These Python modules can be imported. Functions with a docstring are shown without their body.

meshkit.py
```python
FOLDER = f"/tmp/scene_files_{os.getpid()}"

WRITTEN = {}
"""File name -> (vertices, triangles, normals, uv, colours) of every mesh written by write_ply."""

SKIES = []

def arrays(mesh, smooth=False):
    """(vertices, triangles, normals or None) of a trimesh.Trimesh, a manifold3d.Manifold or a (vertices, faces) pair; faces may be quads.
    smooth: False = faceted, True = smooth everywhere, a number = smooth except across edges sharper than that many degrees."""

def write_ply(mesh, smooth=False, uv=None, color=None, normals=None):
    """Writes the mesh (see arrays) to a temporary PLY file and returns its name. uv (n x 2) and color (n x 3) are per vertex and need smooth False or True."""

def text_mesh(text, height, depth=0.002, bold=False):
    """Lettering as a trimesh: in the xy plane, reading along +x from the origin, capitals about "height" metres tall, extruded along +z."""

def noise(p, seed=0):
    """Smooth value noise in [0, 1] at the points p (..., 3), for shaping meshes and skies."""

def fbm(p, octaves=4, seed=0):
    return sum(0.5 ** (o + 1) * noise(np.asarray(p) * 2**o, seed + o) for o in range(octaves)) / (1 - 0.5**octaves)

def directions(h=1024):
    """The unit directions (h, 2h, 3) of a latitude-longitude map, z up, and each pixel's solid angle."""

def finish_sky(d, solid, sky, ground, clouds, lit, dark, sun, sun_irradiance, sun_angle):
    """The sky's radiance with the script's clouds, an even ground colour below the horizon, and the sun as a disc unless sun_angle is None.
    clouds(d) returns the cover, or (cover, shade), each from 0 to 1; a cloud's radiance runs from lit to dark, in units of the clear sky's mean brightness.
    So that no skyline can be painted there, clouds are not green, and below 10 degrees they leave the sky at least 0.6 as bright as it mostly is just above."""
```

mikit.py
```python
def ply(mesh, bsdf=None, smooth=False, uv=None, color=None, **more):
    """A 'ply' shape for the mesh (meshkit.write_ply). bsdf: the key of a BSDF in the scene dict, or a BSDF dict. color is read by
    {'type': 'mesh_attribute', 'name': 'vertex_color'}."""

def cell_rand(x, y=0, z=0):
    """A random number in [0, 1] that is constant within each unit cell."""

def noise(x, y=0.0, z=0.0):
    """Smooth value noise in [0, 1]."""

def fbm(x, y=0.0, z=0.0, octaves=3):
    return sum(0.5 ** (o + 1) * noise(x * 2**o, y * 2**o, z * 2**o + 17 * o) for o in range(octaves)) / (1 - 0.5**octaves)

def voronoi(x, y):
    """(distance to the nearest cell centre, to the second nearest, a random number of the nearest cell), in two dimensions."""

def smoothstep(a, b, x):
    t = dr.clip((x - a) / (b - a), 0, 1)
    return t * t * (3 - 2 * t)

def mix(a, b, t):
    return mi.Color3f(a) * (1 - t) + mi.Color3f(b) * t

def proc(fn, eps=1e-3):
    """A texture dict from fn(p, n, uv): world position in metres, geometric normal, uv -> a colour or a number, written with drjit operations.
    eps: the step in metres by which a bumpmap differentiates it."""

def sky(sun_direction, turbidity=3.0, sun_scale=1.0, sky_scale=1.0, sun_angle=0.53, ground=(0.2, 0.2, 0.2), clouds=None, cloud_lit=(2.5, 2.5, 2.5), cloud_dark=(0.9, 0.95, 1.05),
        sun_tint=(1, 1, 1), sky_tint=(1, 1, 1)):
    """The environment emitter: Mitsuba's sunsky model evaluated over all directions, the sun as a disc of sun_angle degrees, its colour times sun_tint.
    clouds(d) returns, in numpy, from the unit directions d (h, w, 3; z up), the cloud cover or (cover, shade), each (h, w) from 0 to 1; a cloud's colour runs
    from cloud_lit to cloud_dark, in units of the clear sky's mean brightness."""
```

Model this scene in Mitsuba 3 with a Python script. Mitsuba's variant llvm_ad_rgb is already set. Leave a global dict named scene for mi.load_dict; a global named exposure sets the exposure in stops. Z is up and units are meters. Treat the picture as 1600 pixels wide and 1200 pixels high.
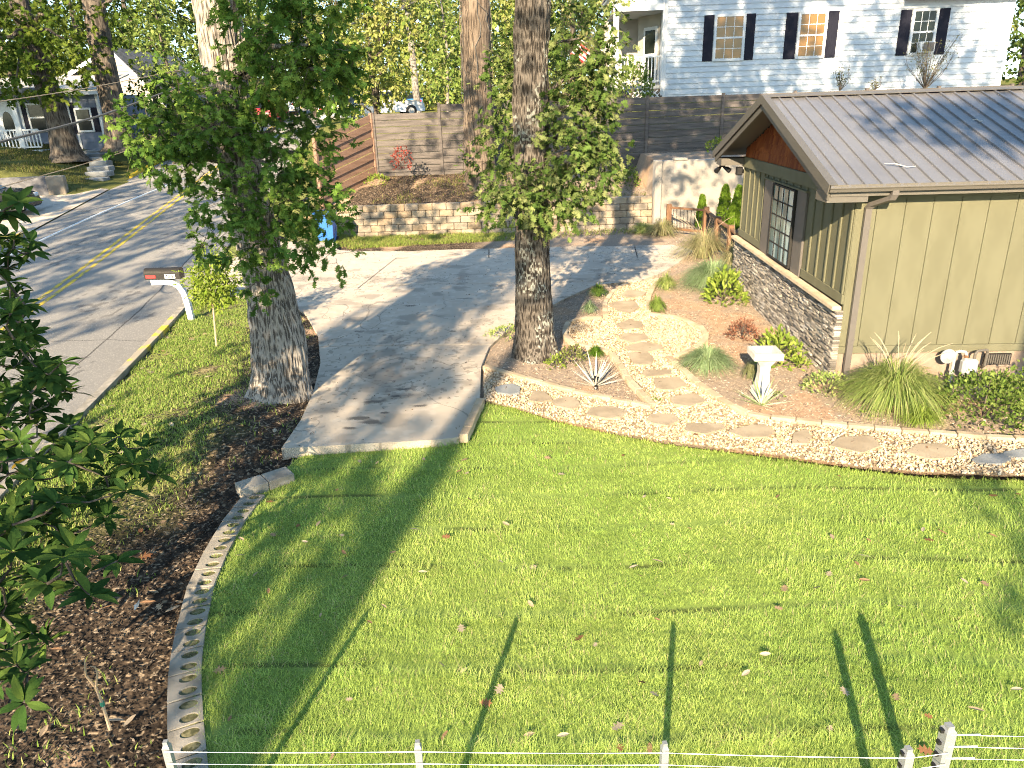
import math, numpy as np, trimesh, shapely, mitsuba as mi, mikit, meshkit
from shapely.geometry import Polygon, Point, LineString, box as sbox
from shapely import affinity
import drjit as dr
T = mi.ScalarTransform4f
rng = np.random.default_rng(7)
scene, labels = {'type': 'scene'}, {}

# ---------------------------------------------------------------- camera, sky, exposure
CAM_H, PITCH, ROLL, FPX = 3.95, math.radians(20.8), math.radians(1.9), 1150.0
C = np.array([0, 0, CAM_H])
FW = np.array([0, math.cos(PITCH), -math.sin(PITCH)])
_U0 = np.cross([1.0, 0, 0], FW)
RT = np.array([1.0, 0, 0]) * math.cos(ROLL) - _U0 * math.sin(ROLL)
UP = np.cross(RT, FW)
scene['camera'] = {'type': 'perspective', 'fov': math.degrees(2 * math.atan(800 / FPX)), 'fov_axis': 'x', 'near_clip': 0.05, 'far_clip': 3000.0,
                   'to_world': T().look_at(origin=C.tolist(), target=(C + FW).tolist(), up=UP.tolist())}
SUN = np.array([-0.2335, -0.898, 0.372]); SUN /= np.linalg.norm(SUN)
scene['sky'] = mikit.sky(SUN.tolist(), turbidity=2.5, sun_scale=1.0, sky_scale=1.15, sun_tint=(1.02, 1.08, 1.22))
exposure = 3.6

def ray(px, py): return FW + RT * (px - 800) / FPX - UP * (py - 600) / FPX
def gr(px, py, z=0.0):                       # survey helper: point of the photograph on a level plane
    d = ray(px, py); return C + d * ((z - CAM_H) / d[2])
def at(px, py, Y):                           # survey helper: point of the photograph at a distance Y
    d = ray(px, py); return C + d * (Y / d[1])

# ---------------------------------------------------------------- names
def key_for(name, parent=None):
    base = (parent + '__' if parent else '') + name
    k, i = base, 0
    while k in scene or k in labels or k in THINGS:
        i += 1; k = f'{base}_{i:03d}'
    return k
THINGS = set()
def thing(name, label, cat, group=None):
    k = key_for(name); THINGS.add(k)
    labels[k] = {'label': label, 'category': cat}
    if group: labels[k]['group'] = group
    return k
_COUNT = {}
def fast_key(name, parent):
    base = (parent + '__' if parent else '') + name
    i = _COUNT.get(base, 0); _COUNT[base] = i + 1
    return base if i == 0 else f'{base}_{i:03d}'
def put(name, mesh, bsdf, parent=None, smooth=False, color=None, kind=None, label=None, cat=None, group=None, uv=None):
    k = fast_key(name, parent) if parent else key_for(name)
    if isinstance(mesh, Mesh): mesh = mesh.tm()
    scene[k] = mikit.ply(mesh, bsdf, smooth=smooth, color=color, uv=uv)
    tagk(k, kind, label, cat, group)
    return k
def putd(name, d, parent=None, to_world=None, **kw):
    k = fast_key(name, parent) if parent else key_for(name)
    scene[k] = {**d, 'to_world': to_world} if to_world is not None else dict(d)
    tagk(k, **kw); return k
def tagk(k, kind=None, label=None, cat=None, group=None):
    v = {a: b for a, b in (('kind', kind), ('label', label), ('category', cat), ('group', group)) if b}
    if v: labels[k] = v

# ---------------------------------------------------------------- mesh helpers
class Mesh:
    def __init__(s): s.v, s.f, s.n = [], [], 0
    def add(s, v, f):
        v = np.asarray(v, float); f = np.asarray(f, int)
        if f.shape[1] == 4: f = np.vstack([f[:, [0, 1, 2]], f[:, [0, 2, 3]]])
        s.v.append(v); s.f.append(f + s.n); s.n += len(v); return s
    def tm(s): return trimesh.Trimesh(np.vstack(s.v), np.vstack(s.f), process=False)
    def obox(s, c, ax, ay, az, hx, hy, hz, ch=0.0):
        c = np.asarray(c, float); ax, ay, az = (np.asarray(a, float) for a in (ax, ay, az))
        if ch <= 0:
            q = np.array([[x, y, z] for x in (-1, 1) for y in (-1, 1) for z in (-1, 1)], float) * [hx, hy, hz]
            f = [[0, 1, 3, 2], [4, 6, 7, 5], [0, 4, 5, 1], [2, 3, 7, 6], [0, 2, 6, 4], [1, 5, 7, 3]]
        else:
            q, f = chamfered(hx, hy, hz, min(ch, .9 * min(hx, hy, hz)))
        return s.add(c + q[:, :1] * ax + q[:, 1:2] * ay + q[:, 2:] * az, f)
    def box(s, x0, x1, y0, y1, z0, z1, fr=None, ch=0.0):
        o, a, b = fr or (np.zeros(3), np.array([1., 0, 0]), np.array([0, 1., 0]))
        c = o + a * (x0 + x1) / 2 + b * (y0 + y1) / 2 + np.array([0, 0, (z0 + z1) / 2])
        return s.obox(c, a, b, [0, 0, 1], (x1 - x0) / 2, (y1 - y0) / 2, (z1 - z0) / 2, ch)
    def tube(s, pts, r, k=8, cap=True):
        v, f = tube(pts, r, k, cap); return s.add(v, f)
    def lathe(s, prof, c, k=20, ax=None):
        prof = np.asarray(prof, float); a = np.arange(k) * 2 * np.pi / k
        v = np.stack([prof[:, :1] * np.cos(a), prof[:, :1] * np.sin(a), np.repeat(prof[:, 1:], k, 1)], -1).reshape(-1, 3)
        if ax is not None: v = v @ np.asarray(ax, float)
        n = len(prof); f = []
        for i in range(n - 1):
            for j in range(k): f.append([i * k + j, i * k + (j + 1) % k, (i + 1) * k + (j + 1) % k, (i + 1) * k + j])
        return s.add(v + c, f)
_CH = {}
def chamfered(hx, hy, hz, c):
    v = []
    for sx in (-1, 1):
        for sy in (-1, 1):
            for sz in (-1, 1):
                v += [[sx * hx, sy * (hy - c), sz * (hz - c)], [sx * (hx - c), sy * hy, sz * (hz - c)], [sx * (hx - c), sy * (hy - c), sz * hz]]
    v = np.array(v)
    if 'f' not in _CH:
        h = trimesh.Trimesh(v, np.zeros((0, 3), int), process=False)
        from scipy.spatial import ConvexHull
        u = []
        for sx in (-1, 1):
            for sy in (-1, 1):
                for sz in (-1, 1):
                    u += [[sx, sy * .8, sz * .8], [sx * .8, sy, sz * .8], [sx * .8, sy * .8, sz]]
        u = np.array(u, float); hull = ConvexHull(u); f = hull.simplices.copy()
        nn = np.cross(u[f[:, 1]] - u[f[:, 0]], u[f[:, 2]] - u[f[:, 0]])
        flip = (nn * u[f].mean(1)).sum(1) < 0; f[flip] = f[flip][:, ::-1]
        _CH['f'] = f
    return v, _CH['f']
def tube(pts, r, k=8, cap=True):
    p = np.asarray(pts, float); n = len(p); r = np.broadcast_to(np.asarray(r, float), (n,))
    t = np.gradient(p, axis=0); t /= np.linalg.norm(t, axis=1, keepdims=True) + 1e-12
    a = np.zeros_like(p); ref = np.array([0, 0, 1.]) if abs(t[0][2]) < .9 else np.array([1., 0, 0])
    for i in range(n):
        x = np.cross(t[i], np.cross(ref, t[i])); x /= np.linalg.norm(x) + 1e-12; a[i] = x; ref = x
    b = np.cross(t, a); g = np.arange(k) * 2 * np.pi / k
    v = p[:, None] + r[:, None, None] * (np.cos(g)[None, :, None] * a[:, None] + np.sin(g)[None, :, None] * b[:, None])
    v = v.reshape(-1, 3); i, j = np.meshgrid(np.arange(n - 1), np.arange(k), indexing='ij')
    q = np.stack([i * k + j, i * k + (j + 1) % k, (i + 1) * k + (j + 1) % k, (i + 1) * k + j], -1).reshape(-1, 4)
    f = np.vstack([q[:, [0, 1, 2]], q[:, [0, 2, 3]]])
    if cap:
        v = np.vstack([v, p[0], p[-1]]); m = n * k
        e = [[m, (jj + 1) % k, jj] for jj in range(k)] + [[m + 1, (n - 1) * k + jj, (n - 1) * k + (jj + 1) % k] for jj in range(k)]
        f = np.vstack([f, e])
    return v, f
def unit(a): a = np.asarray(a, float); return a / (np.linalg.norm(a, axis=-1, keepdims=True) + 1e-12)
def frames(d, n):
    """axes per leaf: x across, y along d, z normal"""
    d = unit(d); x = unit(np.cross(d, n)); z = np.cross(x, d); return np.stack([x, d, z], 1)
def scatter(tv, tf, pos, fr, scale, col=None):
    N = len(pos); tv = np.asarray(tv, float); scale = np.asarray(scale, float).reshape(N, -1)
    loc = tv[None] * scale[:, None, :] if scale.shape[1] == 3 else tv[None] * scale[:, :, None]
    v = pos[:, None] + np.einsum('nkc,ncd->nkd', loc, fr)
    f = (np.asarray(tf)[None] + (np.arange(N) * len(tv))[:, None, None]).reshape(-1, 3)
    c = None if col is None else np.repeat(col, len(tv), axis=0)
    return v.reshape(-1, 3), f, c
def sheet(poly, zf, step=0.3):
    """a draped sheet over a polygon"""
    poly = poly.buffer(0); polys = getattr(poly, 'geoms', [poly]); V, F, n = [], [], 0
    for p in polys:
        if p.area < 1e-4: continue
        p = p.segmentize(step)
        x0, y0, x1, y1 = p.bounds
        gx, gy = np.meshgrid(np.arange(x0, x1, step), np.arange(y0, y1, step)); g = np.column_stack([gx.ravel(), gy.ravel()])
        ins = shapely.contains_xy(p.buffer(-step * .45), g[:, 0], g[:, 1]); g = g[ins]
        ring = np.vstack([np.array(p.exterior.coords)[:-1]] + [np.array(i.coords)[:-1] for i in p.interiors])
        pts = np.vstack([ring, g])
        from scipy.spatial import Delaunay
        tri = Delaunay(pts).simplices; cen = pts[tri].mean(1)
        tri = tri[shapely.contains_xy(p, cen[:, 0], cen[:, 1])]
        a = pts[tri]; cr = (a[:, 1, 0] - a[:, 0, 0]) * (a[:, 2, 1] - a[:, 0, 1]) - (a[:, 1, 1] - a[:, 0, 1]) * (a[:, 2, 0] - a[:, 0, 0])
        tri[cr < 0] = tri[cr < 0][:, ::-1]
        V.append(np.column_stack([pts, zf(pts[:, 0], pts[:, 1])])); F.append(tri + n); n += len(pts)
    return trimesh.Trimesh(np.vstack(V), np.vstack(F), process=False)
def slab(poly, zf, thick, step=0.3):
    """sheet with side faces going down"""
    m = sheet(poly, zf, step); e = m.edges_sorted; u, c = np.unique(e, axis=0, return_counts=True)
    bset = set(map(tuple, u[c == 1])); v, f = m.vertices, m.faces; nv = len(v); dn = v - [0, 0, thick]; extra = []
    for a, b in m.edges:
        if (min(a, b), max(a, b)) in bset: extra += [[a, a + nv, b], [b, a + nv, b + nv]]
    return trimesh.Trimesh(np.vstack([v, dn]), np.vstack([f, extra]), process=False)
def smoothnp(a, b, x): t = np.clip((x - a) / (b - a), 0, 1); return t * t * (3 - 2 * t)
def sample_poly(poly, n, r=rng):
    x0, y0, x1, y1 = poly.bounds; out = []; shapely.prepare(poly)
    have = 0
    while have < n:
        p = r.uniform([x0, y0], [x1, y1], (max(n, 1000) * 2, 2)); p = p[shapely.contains_xy(poly, p[:, 0], p[:, 1])]; out.append(p); have += len(p)
    return np.vstack(out)[:n]

# ---------------------------------------------------------------- materials
def mat(name, d): scene[name] = d; return name
def rgb(*c): return {'type': 'rgb', 'value': list(c)}
def plain(name, c, rough=.6, spec=.4, metal=0.0, **k):
    return mat(name, {'type': 'twosided', 'b': {'type': 'principled', 'base_color': rgb(*c) if isinstance(c, tuple) else c, 'roughness': rough, 'specular': spec, 'metallic': metal, **k}})
def noisy(name, c1, c2, s=3.0, rough=.8, spec=.3, stretch=(1, 1, 1), bump=0.0, bs=40.0, octv=3):
    def col(p, n, uv): return mikit.mix(c1, c2, mikit.smoothstep(.25, .75, mikit.fbm(p.x * s * stretch[0], p.y * s * stretch[1], p.z * s * stretch[2], octv)))
    b = {'type': 'principled', 'base_color': mikit.proc(col), 'roughness': rough, 'specular': spec}
    if bump:
        def hgt(p, n, uv): return mikit.fbm(p.x * bs * stretch[0], p.y * bs * stretch[1], p.z * bs * stretch[2], 2)
        b = {'type': 'bumpmap', 'arbitrary': mikit.proc(hgt, 2e-3), 'scale': bump, 'nested': b}
    return mat(name, {'type': 'twosided', 'b': b})
VC = {'type': 'mesh_attribute', 'name': 'vertex_color'}
mat('m_leaf', {'type': 'principledthin', 'base_color': VC, 'roughness': .55, 'diff_trans': .55, 'eta': 1.4, 'spec_trans': 0.0})
mat('m_blade', {'type': 'principledthin', 'base_color': VC, 'roughness': .6, 'diff_trans': .8, 'eta': 1.3, 'spec_trans': 0.0})
mat('m_gloss_leaf', {'type': 'principledthin', 'base_color': VC, 'roughness': .32, 'diff_trans': .25, 'eta': 1.5, 'spec_trans': 0.0})
mat('m_vcol', {'type': 'twosided', 'b': {'type': 'principled', 'base_color': VC, 'roughness': .85, 'specular': .25}})
plain('m_white', (.56, .58, .60), .45, .4)
plain('m_white_dull', (.32, .335, .34), .55, .4)
plain('m_navy', (.008, .009, .020), .65, .2)
plain('m_black', (.012, .012, .013), .4, .5)
plain('m_dark', (.022, .021, .020), .6, .25)
plain('m_trim', (.105, .097, .085), .45, .4)
plain('m_window_grey', (.105, .095, .088), .5, .4)
plain('m_yellow', (.55, .38, .03), .7, .3)
plain('m_steel', (.50, .50, .49), .4, .5)
plain('m_wire', (.75, .76, .77), .4, .5)
plain('m_post', (.21, .22, .23), .45, .5)
plain('m_red', (.45, .03, .03), .5, .4)
plain('m_blue_plastic', (.03, .14, .48), .4, .5)
plain('m_green_tape', (.05, .22, .14), .5, .4)
plain('m_amber', (.48, .27, .07), .6, .3)
plain('m_curtain', (.30, .36, .34), .7, .3)
mat('m_glass', {'type': 'thindielectric', 'int_ior': 1.5})
mat('m_pane_dark', {'type': 'twosided', 'b': {'type': 'principled', 'base_color': rgb(.015, .02, .018), 'roughness': .05, 'specular': .3}})
mat('m_pane_amber', {'type': 'twosided', 'b': {'type': 'principled', 'base_color': rgb(.20, .105, .028), 'roughness': .15, 'specular': .5}})
mat('m_pane_curtain', {'type': 'twosided', 'b': {'type': 'principled', 'base_color': mikit.proc(lambda p, n, uv: mikit.mix((.10, .15, .14), (.42, .50, .47), mikit.smoothstep(.3, .7, mikit.noise(p.y * 9, p.z * .8)))), 'roughness': .12, 'specular': .6}})
noisy('m_siding_green', (.116, .113, .072), (.132, .129, .084), 6, .7, .25, (1, 1, .3))
noisy('m_siding_white', (.46, .50, .55), (.50, .545, .59), 2, .5, .35)
noisy('m_siding_blue', (.10, .13, .19), (.13, .16, .23), 3, .6, .3)
noisy('m_siding_cream', (.32, .305, .27), (.39, .37, .33), 2, .6, .3)
noisy('m_roof_metal', (.122, .121, .131), (.142, .141, .150), 1.5, .38, .5)
noisy('m_roof_shingle', (.10, .10, .11), (.17, .17, .18), 6, .9, .2)
noisy('m_fence', (.080, .070, .066), (.125, .110, .102), 5, .75, .3, (.4, .4, 3))
noisy('m_fence_brown', (.22, .135, .095), (.28, .175, .125), 5, .7, .3, (.4, .4, 3))
noisy('m_wood_rail', (.13, .07, .038), (.19, .105, .058), 7, .7, .3, (1, 1, .3))
noisy('m_shake', (.14, .035, .012), (.25, .075, .022), 9, .8, .25, (1, 1, .35))
noisy('m_cream_wall', (.27, .25, .22), (.34, .315, .285), 1.3, .85, .2)
noisy('m_block', (.21, .16, .11), (.34, .27, .195), 5, .9, .2, bump=.006, bs=45)
noisy('m_block_b', (.27, .225, .165), (.36, .30, .23), 5, .9, .2, bump=.006, bs=45)
noisy('m_block_c', (.22, .185, .15), (.29, .25, .20), 5, .9, .2, bump=.006, bs=45)
noisy('m_grey_block', (.19, .175, .15), (.30, .275, .235), 8, .9, .2, bump=.003, bs=60)
noisy('m_edging', (.32, .245, .165), (.42, .335, .235), 6, .9, .2, bump=.003, bs=60)
noisy('m_edging_b', (.36, .29, .20), (.45, .37, .27), 6, .9, .2, bump=.003, bs=60)
noisy('m_flag', (.27, .215, .15), (.36, .295, .21), 5, .85, .25, bump=.002, bs=40)
noisy('m_flag_grey', (.17, .18, .185), (.24, .25, .255), 5, .85, .25, bump=.002, bs=40)
noisy('m_stone', (.20, .17, .14), (.46, .42, .37), 9, .9, .2)
noisy('m_foundation', (.22, .17, .135), (.28, .22, .175), 4, .9, .2)
noisy('m_birdbath', (.36, .345, .31), (.46, .445, .41), 8, .85, .2)
def bark(name, c1, c2, lich=None, fx=46., fz=7., bump=.02):
    def furrow(p):
        wx = mikit.noise(p.x * 6, p.y * 6, p.z * 3) * .9
        a = mikit.noise(p.x * fx + wx, p.y * fx + wx, p.z * fz); b = mikit.noise(p.x * fx * 2.1, p.y * fx * 2.1, p.z * fz * 2.6 + 7)
        return .7 * (1 - dr.abs(2 * a - 1)) + .3 * b
    def col(p, n, uv):
        c = mikit.mix(c1, c2, mikit.smoothstep(.45, .85, furrow(p)))
        c = c * (.7 + .6 * mikit.fbm(p.x * 2.5, p.y * 2.5, p.z * 1.1, 3))
        if lich:
            k = mikit.smoothstep(.54, .66, mikit.fbm(p.x * 4, p.y * 4, p.z * 2.2, 3)) * mikit.smoothstep(.55, .68, mikit.noise(p.x * 44, p.y * 44, p.z * 22))
            c = mikit.mix(c, lich, k * .75)
        return c
    mat(name, {'type': 'twosided', 'b': {'type': 'bumpmap', 'arbitrary': mikit.proc(lambda p, n, uv: furrow(p), 3e-3), 'scale': bump,
               'nested': {'type': 'principled', 'base_color': mikit.proc(col), 'roughness': .9, 'specular': .15}}})
bark('m_bark', (.034, .029, .025), (.145, .127, .11), (.34, .35, .31))
bark('m_bark_pale', (.085, .075, .066), (.33, .30, .265), None, 44, 5.0)
bark('m_bark_brown', (.075, .058, .045), (.19, .15, .115), None, 30, 2.0)
bark('m_bark_far', (.05, .042, .036), (.13, .11, .09), None, 16, 2)

OIL = [(gr(x, y)[0], gr(x, y)[1], r_) for x, y, r_ in ((562, 657, .13), (579, 663, .17), (583, 630, .16), (632, 611, .12), (548, 672, .09), (620, 622, .07), (655, 637, .10), (600, 648, .07), (640, 480, .12), (708, 520, .10), (560, 520, .09))]
def concrete(name, c1, c2, dark, seed):
    def col(p, n, uv):
        c = mikit.mix(c1, c2, mikit.fbm(p.x * .9 + seed, p.y * .9, 3.0, 4))
        c = mikit.mix(c, (.5, .46, .40), .35 * mikit.smoothstep(.5, .8, mikit.fbm(p.x * 7 + seed, p.y * 7, 1, 3)))
        st = mikit.smoothstep(.58, .74, mikit.fbm(p.x * 2.1 + seed * 2, p.y * 2.1, 9, 3))
        fl = mikit.smoothstep(.72, .80, mikit.noise(p.x * 17 + seed, p.y * 17, 2)) * mikit.smoothstep(.5, .7, mikit.noise(p.x * .8, p.y * .8, 5))
        c = mikit.mix(c, dark, .42 * st)
        wob = mikit.noise(p.x * 13, p.y * 13, 4) * .9 + .55
        for ox, oy, orad in OIL: c = mikit.mix(c, (.05, .045, .04), .75 * (1 - mikit.smoothstep(.35, 1.0, dr.sqrt(dr.square(p.x - ox) * .5 + dr.square(p.y - oy) * 2.2) / (orad * wob))))
        k = dr.abs(mikit.fbm(p.x * .55 + 3, p.y * .55, 7, 3) - .5); c = mikit.mix(c, dark, .5 * (1 - mikit.smoothstep(.0015, .005, k)) * mikit.smoothstep(.45, .55, mikit.noise(p.x * .4, p.y * .4, 3)))
        return mikit.mix(c, dark, .45 * fl)
    def h(p, n, uv): return mikit.fbm(p.x * 90, p.y * 90, 0, 2)
    mat(name, {'type': 'twosided', 'b': {'type': 'bumpmap', 'arbitrary': mikit.proc(h, 2e-3), 'scale': .0015, 'nested': {'type': 'principled', 'base_color': mikit.proc(col), 'roughness': .9, 'specular': .2}}})
concrete('m_concrete', (.33, .285, .235), (.43, .375, .305), (.10, .09, .08), 1.7)
def road_col(p, n, uv):
    c = mikit.mix((.165, .158, .148), (.225, .215, .20), mikit.fbm(p.x * .7, p.y * .35, 2, 4))
    c = mikit.mix(c, (.30, .285, .26), .5 * mikit.smoothstep(.55, .85, mikit.noise(p.x * 55, p.y * 55, 2)))
    c = mikit.mix(c, (.07, .068, .065), .55 * mikit.smoothstep(.70, .80, mikit.noise(p.x * 9, p.y * 7, 4)) * mikit.smoothstep(.45, .6, mikit.noise(p.x * .9, p.y * .6, 8)))
    w = p.x + .15 * p.y + .06 * mikit.fbm(p.x * 2, p.y * 2, 1, 2)
    crack = 1 - mikit.smoothstep(.008, .025, dr.abs(w + 5.62))
    crack2 = 1 - mikit.smoothstep(.004, .02, dr.abs(p.y - 12.7 + .1 * p.x + .1 * mikit.noise(p.x * 3, 1, 1)))
    return mikit.mix(c, (.04, .038, .036), .8 * dr.maximum(crack, crack2))
mat('m_road', {'type': 'twosided', 'b': {'type': 'bumpmap', 'arbitrary': mikit.proc(lambda p, n, uv: mikit.noise(p.x * 110, p.y * 110, 1), 2e-3), 'scale': .003,
    'nested': {'type': 'principled', 'base_color': mikit.proc(road_col), 'roughness': .9, 'specular': .2}}})
mat('m_road_paint', {'type': 'twosided', 'b': {'type': 'principled', 'roughness': .8, 'specular': .2,
    'base_color': mikit.proc(lambda p, n, uv: mikit.mix((.50, .36, .05), (.22, .19, .13), mikit.smoothstep(.52, .66, mikit.fbm(p.x * 14, p.y * 6, 3, 3))))}})
mat('m_kerb_paint', {'type': 'twosided', 'b': {'type': 'principled', 'roughness': .8, 'specular': .2,
    'base_color': mikit.proc(lambda p, n, uv: mikit.mix((.50, .38, .05), (.30, .26, .20), mikit.smoothstep(.42, .52, mikit.fbm(p.x * 3, p.y * 3, 3, 3))))}})

# ---------------------------------------------------------------- site plan (metres; x right, y away from the viewer)
def P(pts, z=0.0): return [tuple(gr(a, b, z)[:2]) for a, b in pts]
ROADC = lambda y: -8.2 - .15 * y - .0003 * np.maximum(y - 30, 0) ** 2 * -1.0      # centre line bends gently right uphill
def zroad(y): y = np.asarray(y, float); return .075 * 1.2 * np.logaddexp(0, (np.minimum(y, 110) - 15.8) / 1.2)
lawn_px = [(752, 627), (800, 636), (870, 657), (950, 674), (1050, 692), (1150, 704), (1250, 717), (1350, 730), (1450, 740), (1600, 744), (1800, 742)]
wall_in = [(312, 1180), (303, 1080), (304, 990), (314, 910), (340, 845), (378, 795), (424, 757), (462, 722)]
lawn_xy = P(lawn_px, -.03) + [(9.0, 1.2), (-1.95, 1.2), (-2.0, 2.5)] + P(wall_in, -.12) + P([(480, 706), (600, 694), (690, 688), (716, 684), (735, 658)], -.06)
LAWN = Polygon(lawn_xy).buffer(0)
def zlawn(x, y): return -.045 - .016 * np.maximum(9.6 - y, 0) - .012 * np.maximum(-x - .5, 0)
DRIVE = Polygon(P([(440, 704), (470, 660), (490, 615), (501, 570), (497, 525), (478, 492), (455, 478), (400, 470), (345, 466), (318, 452), (325, 438), (400, 410), (505, 397), (560, 394), (640, 394), (720, 391), (800, 389), (880, 387), (960, 386), (1050, 384), (1085, 392), (1060, 412), (1030, 430), (1000, 440), (930, 447), (880, 470), (800, 512), (764, 545), (752, 575), (750, 622), (717, 686), (690, 690)]))
# apron reaches the road
DRIVE = DRIVE.union(Polygon([(-7.0, 17.0), (-7.15, 21.3), (-5.2, 22.6), (-4.5, 19.0), (-4.6, 16.4)])).buffer(.15).buffer(-.15)
PATH = Polygon(P([(757, 577), (830, 598), (900, 617), (965, 630), (1010, 641), (1160, 652), (1200, 657), (1290, 667), (1400, 677), (1600, 692), (1800, 700)]) + P([(1800, 742), (1600, 745), (1450, 741), (1350, 731), (1250, 718), (1150, 705), (1050, 693), (950, 675), (870, 658), (800, 637), (756, 627)]))
BRANCH = Polygon(P([(955, 553), (985, 600), (1022, 640), (1165, 656), (1140, 640), (1090, 605), (1042, 558)]))
CIRC = Polygon(P([(880, 520), (886, 506), (915, 500), (960, 499), (985, 494), (1012, 492), (1060, 499), (1095, 514), (1103, 530), (1092, 545), (1055, 561), (1000, 566), (955, 557), (938, 545), (905, 541), (884, 533)]))
UPPER = Polygon(P([(946, 500), (946, 476), (960, 456), (990, 443), (1026, 437), (1012, 468), (1012, 500)]))
PATHS = PATH.union(BRANCH).union(CIRC).union(UPPER).buffer(.03).buffer(-.03)
def wright(x, y): s_ = 3.2 * smoothnp(32, 36, y); return smoothnp(-7.4 - s_, -4.6 - s_, x)
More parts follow.
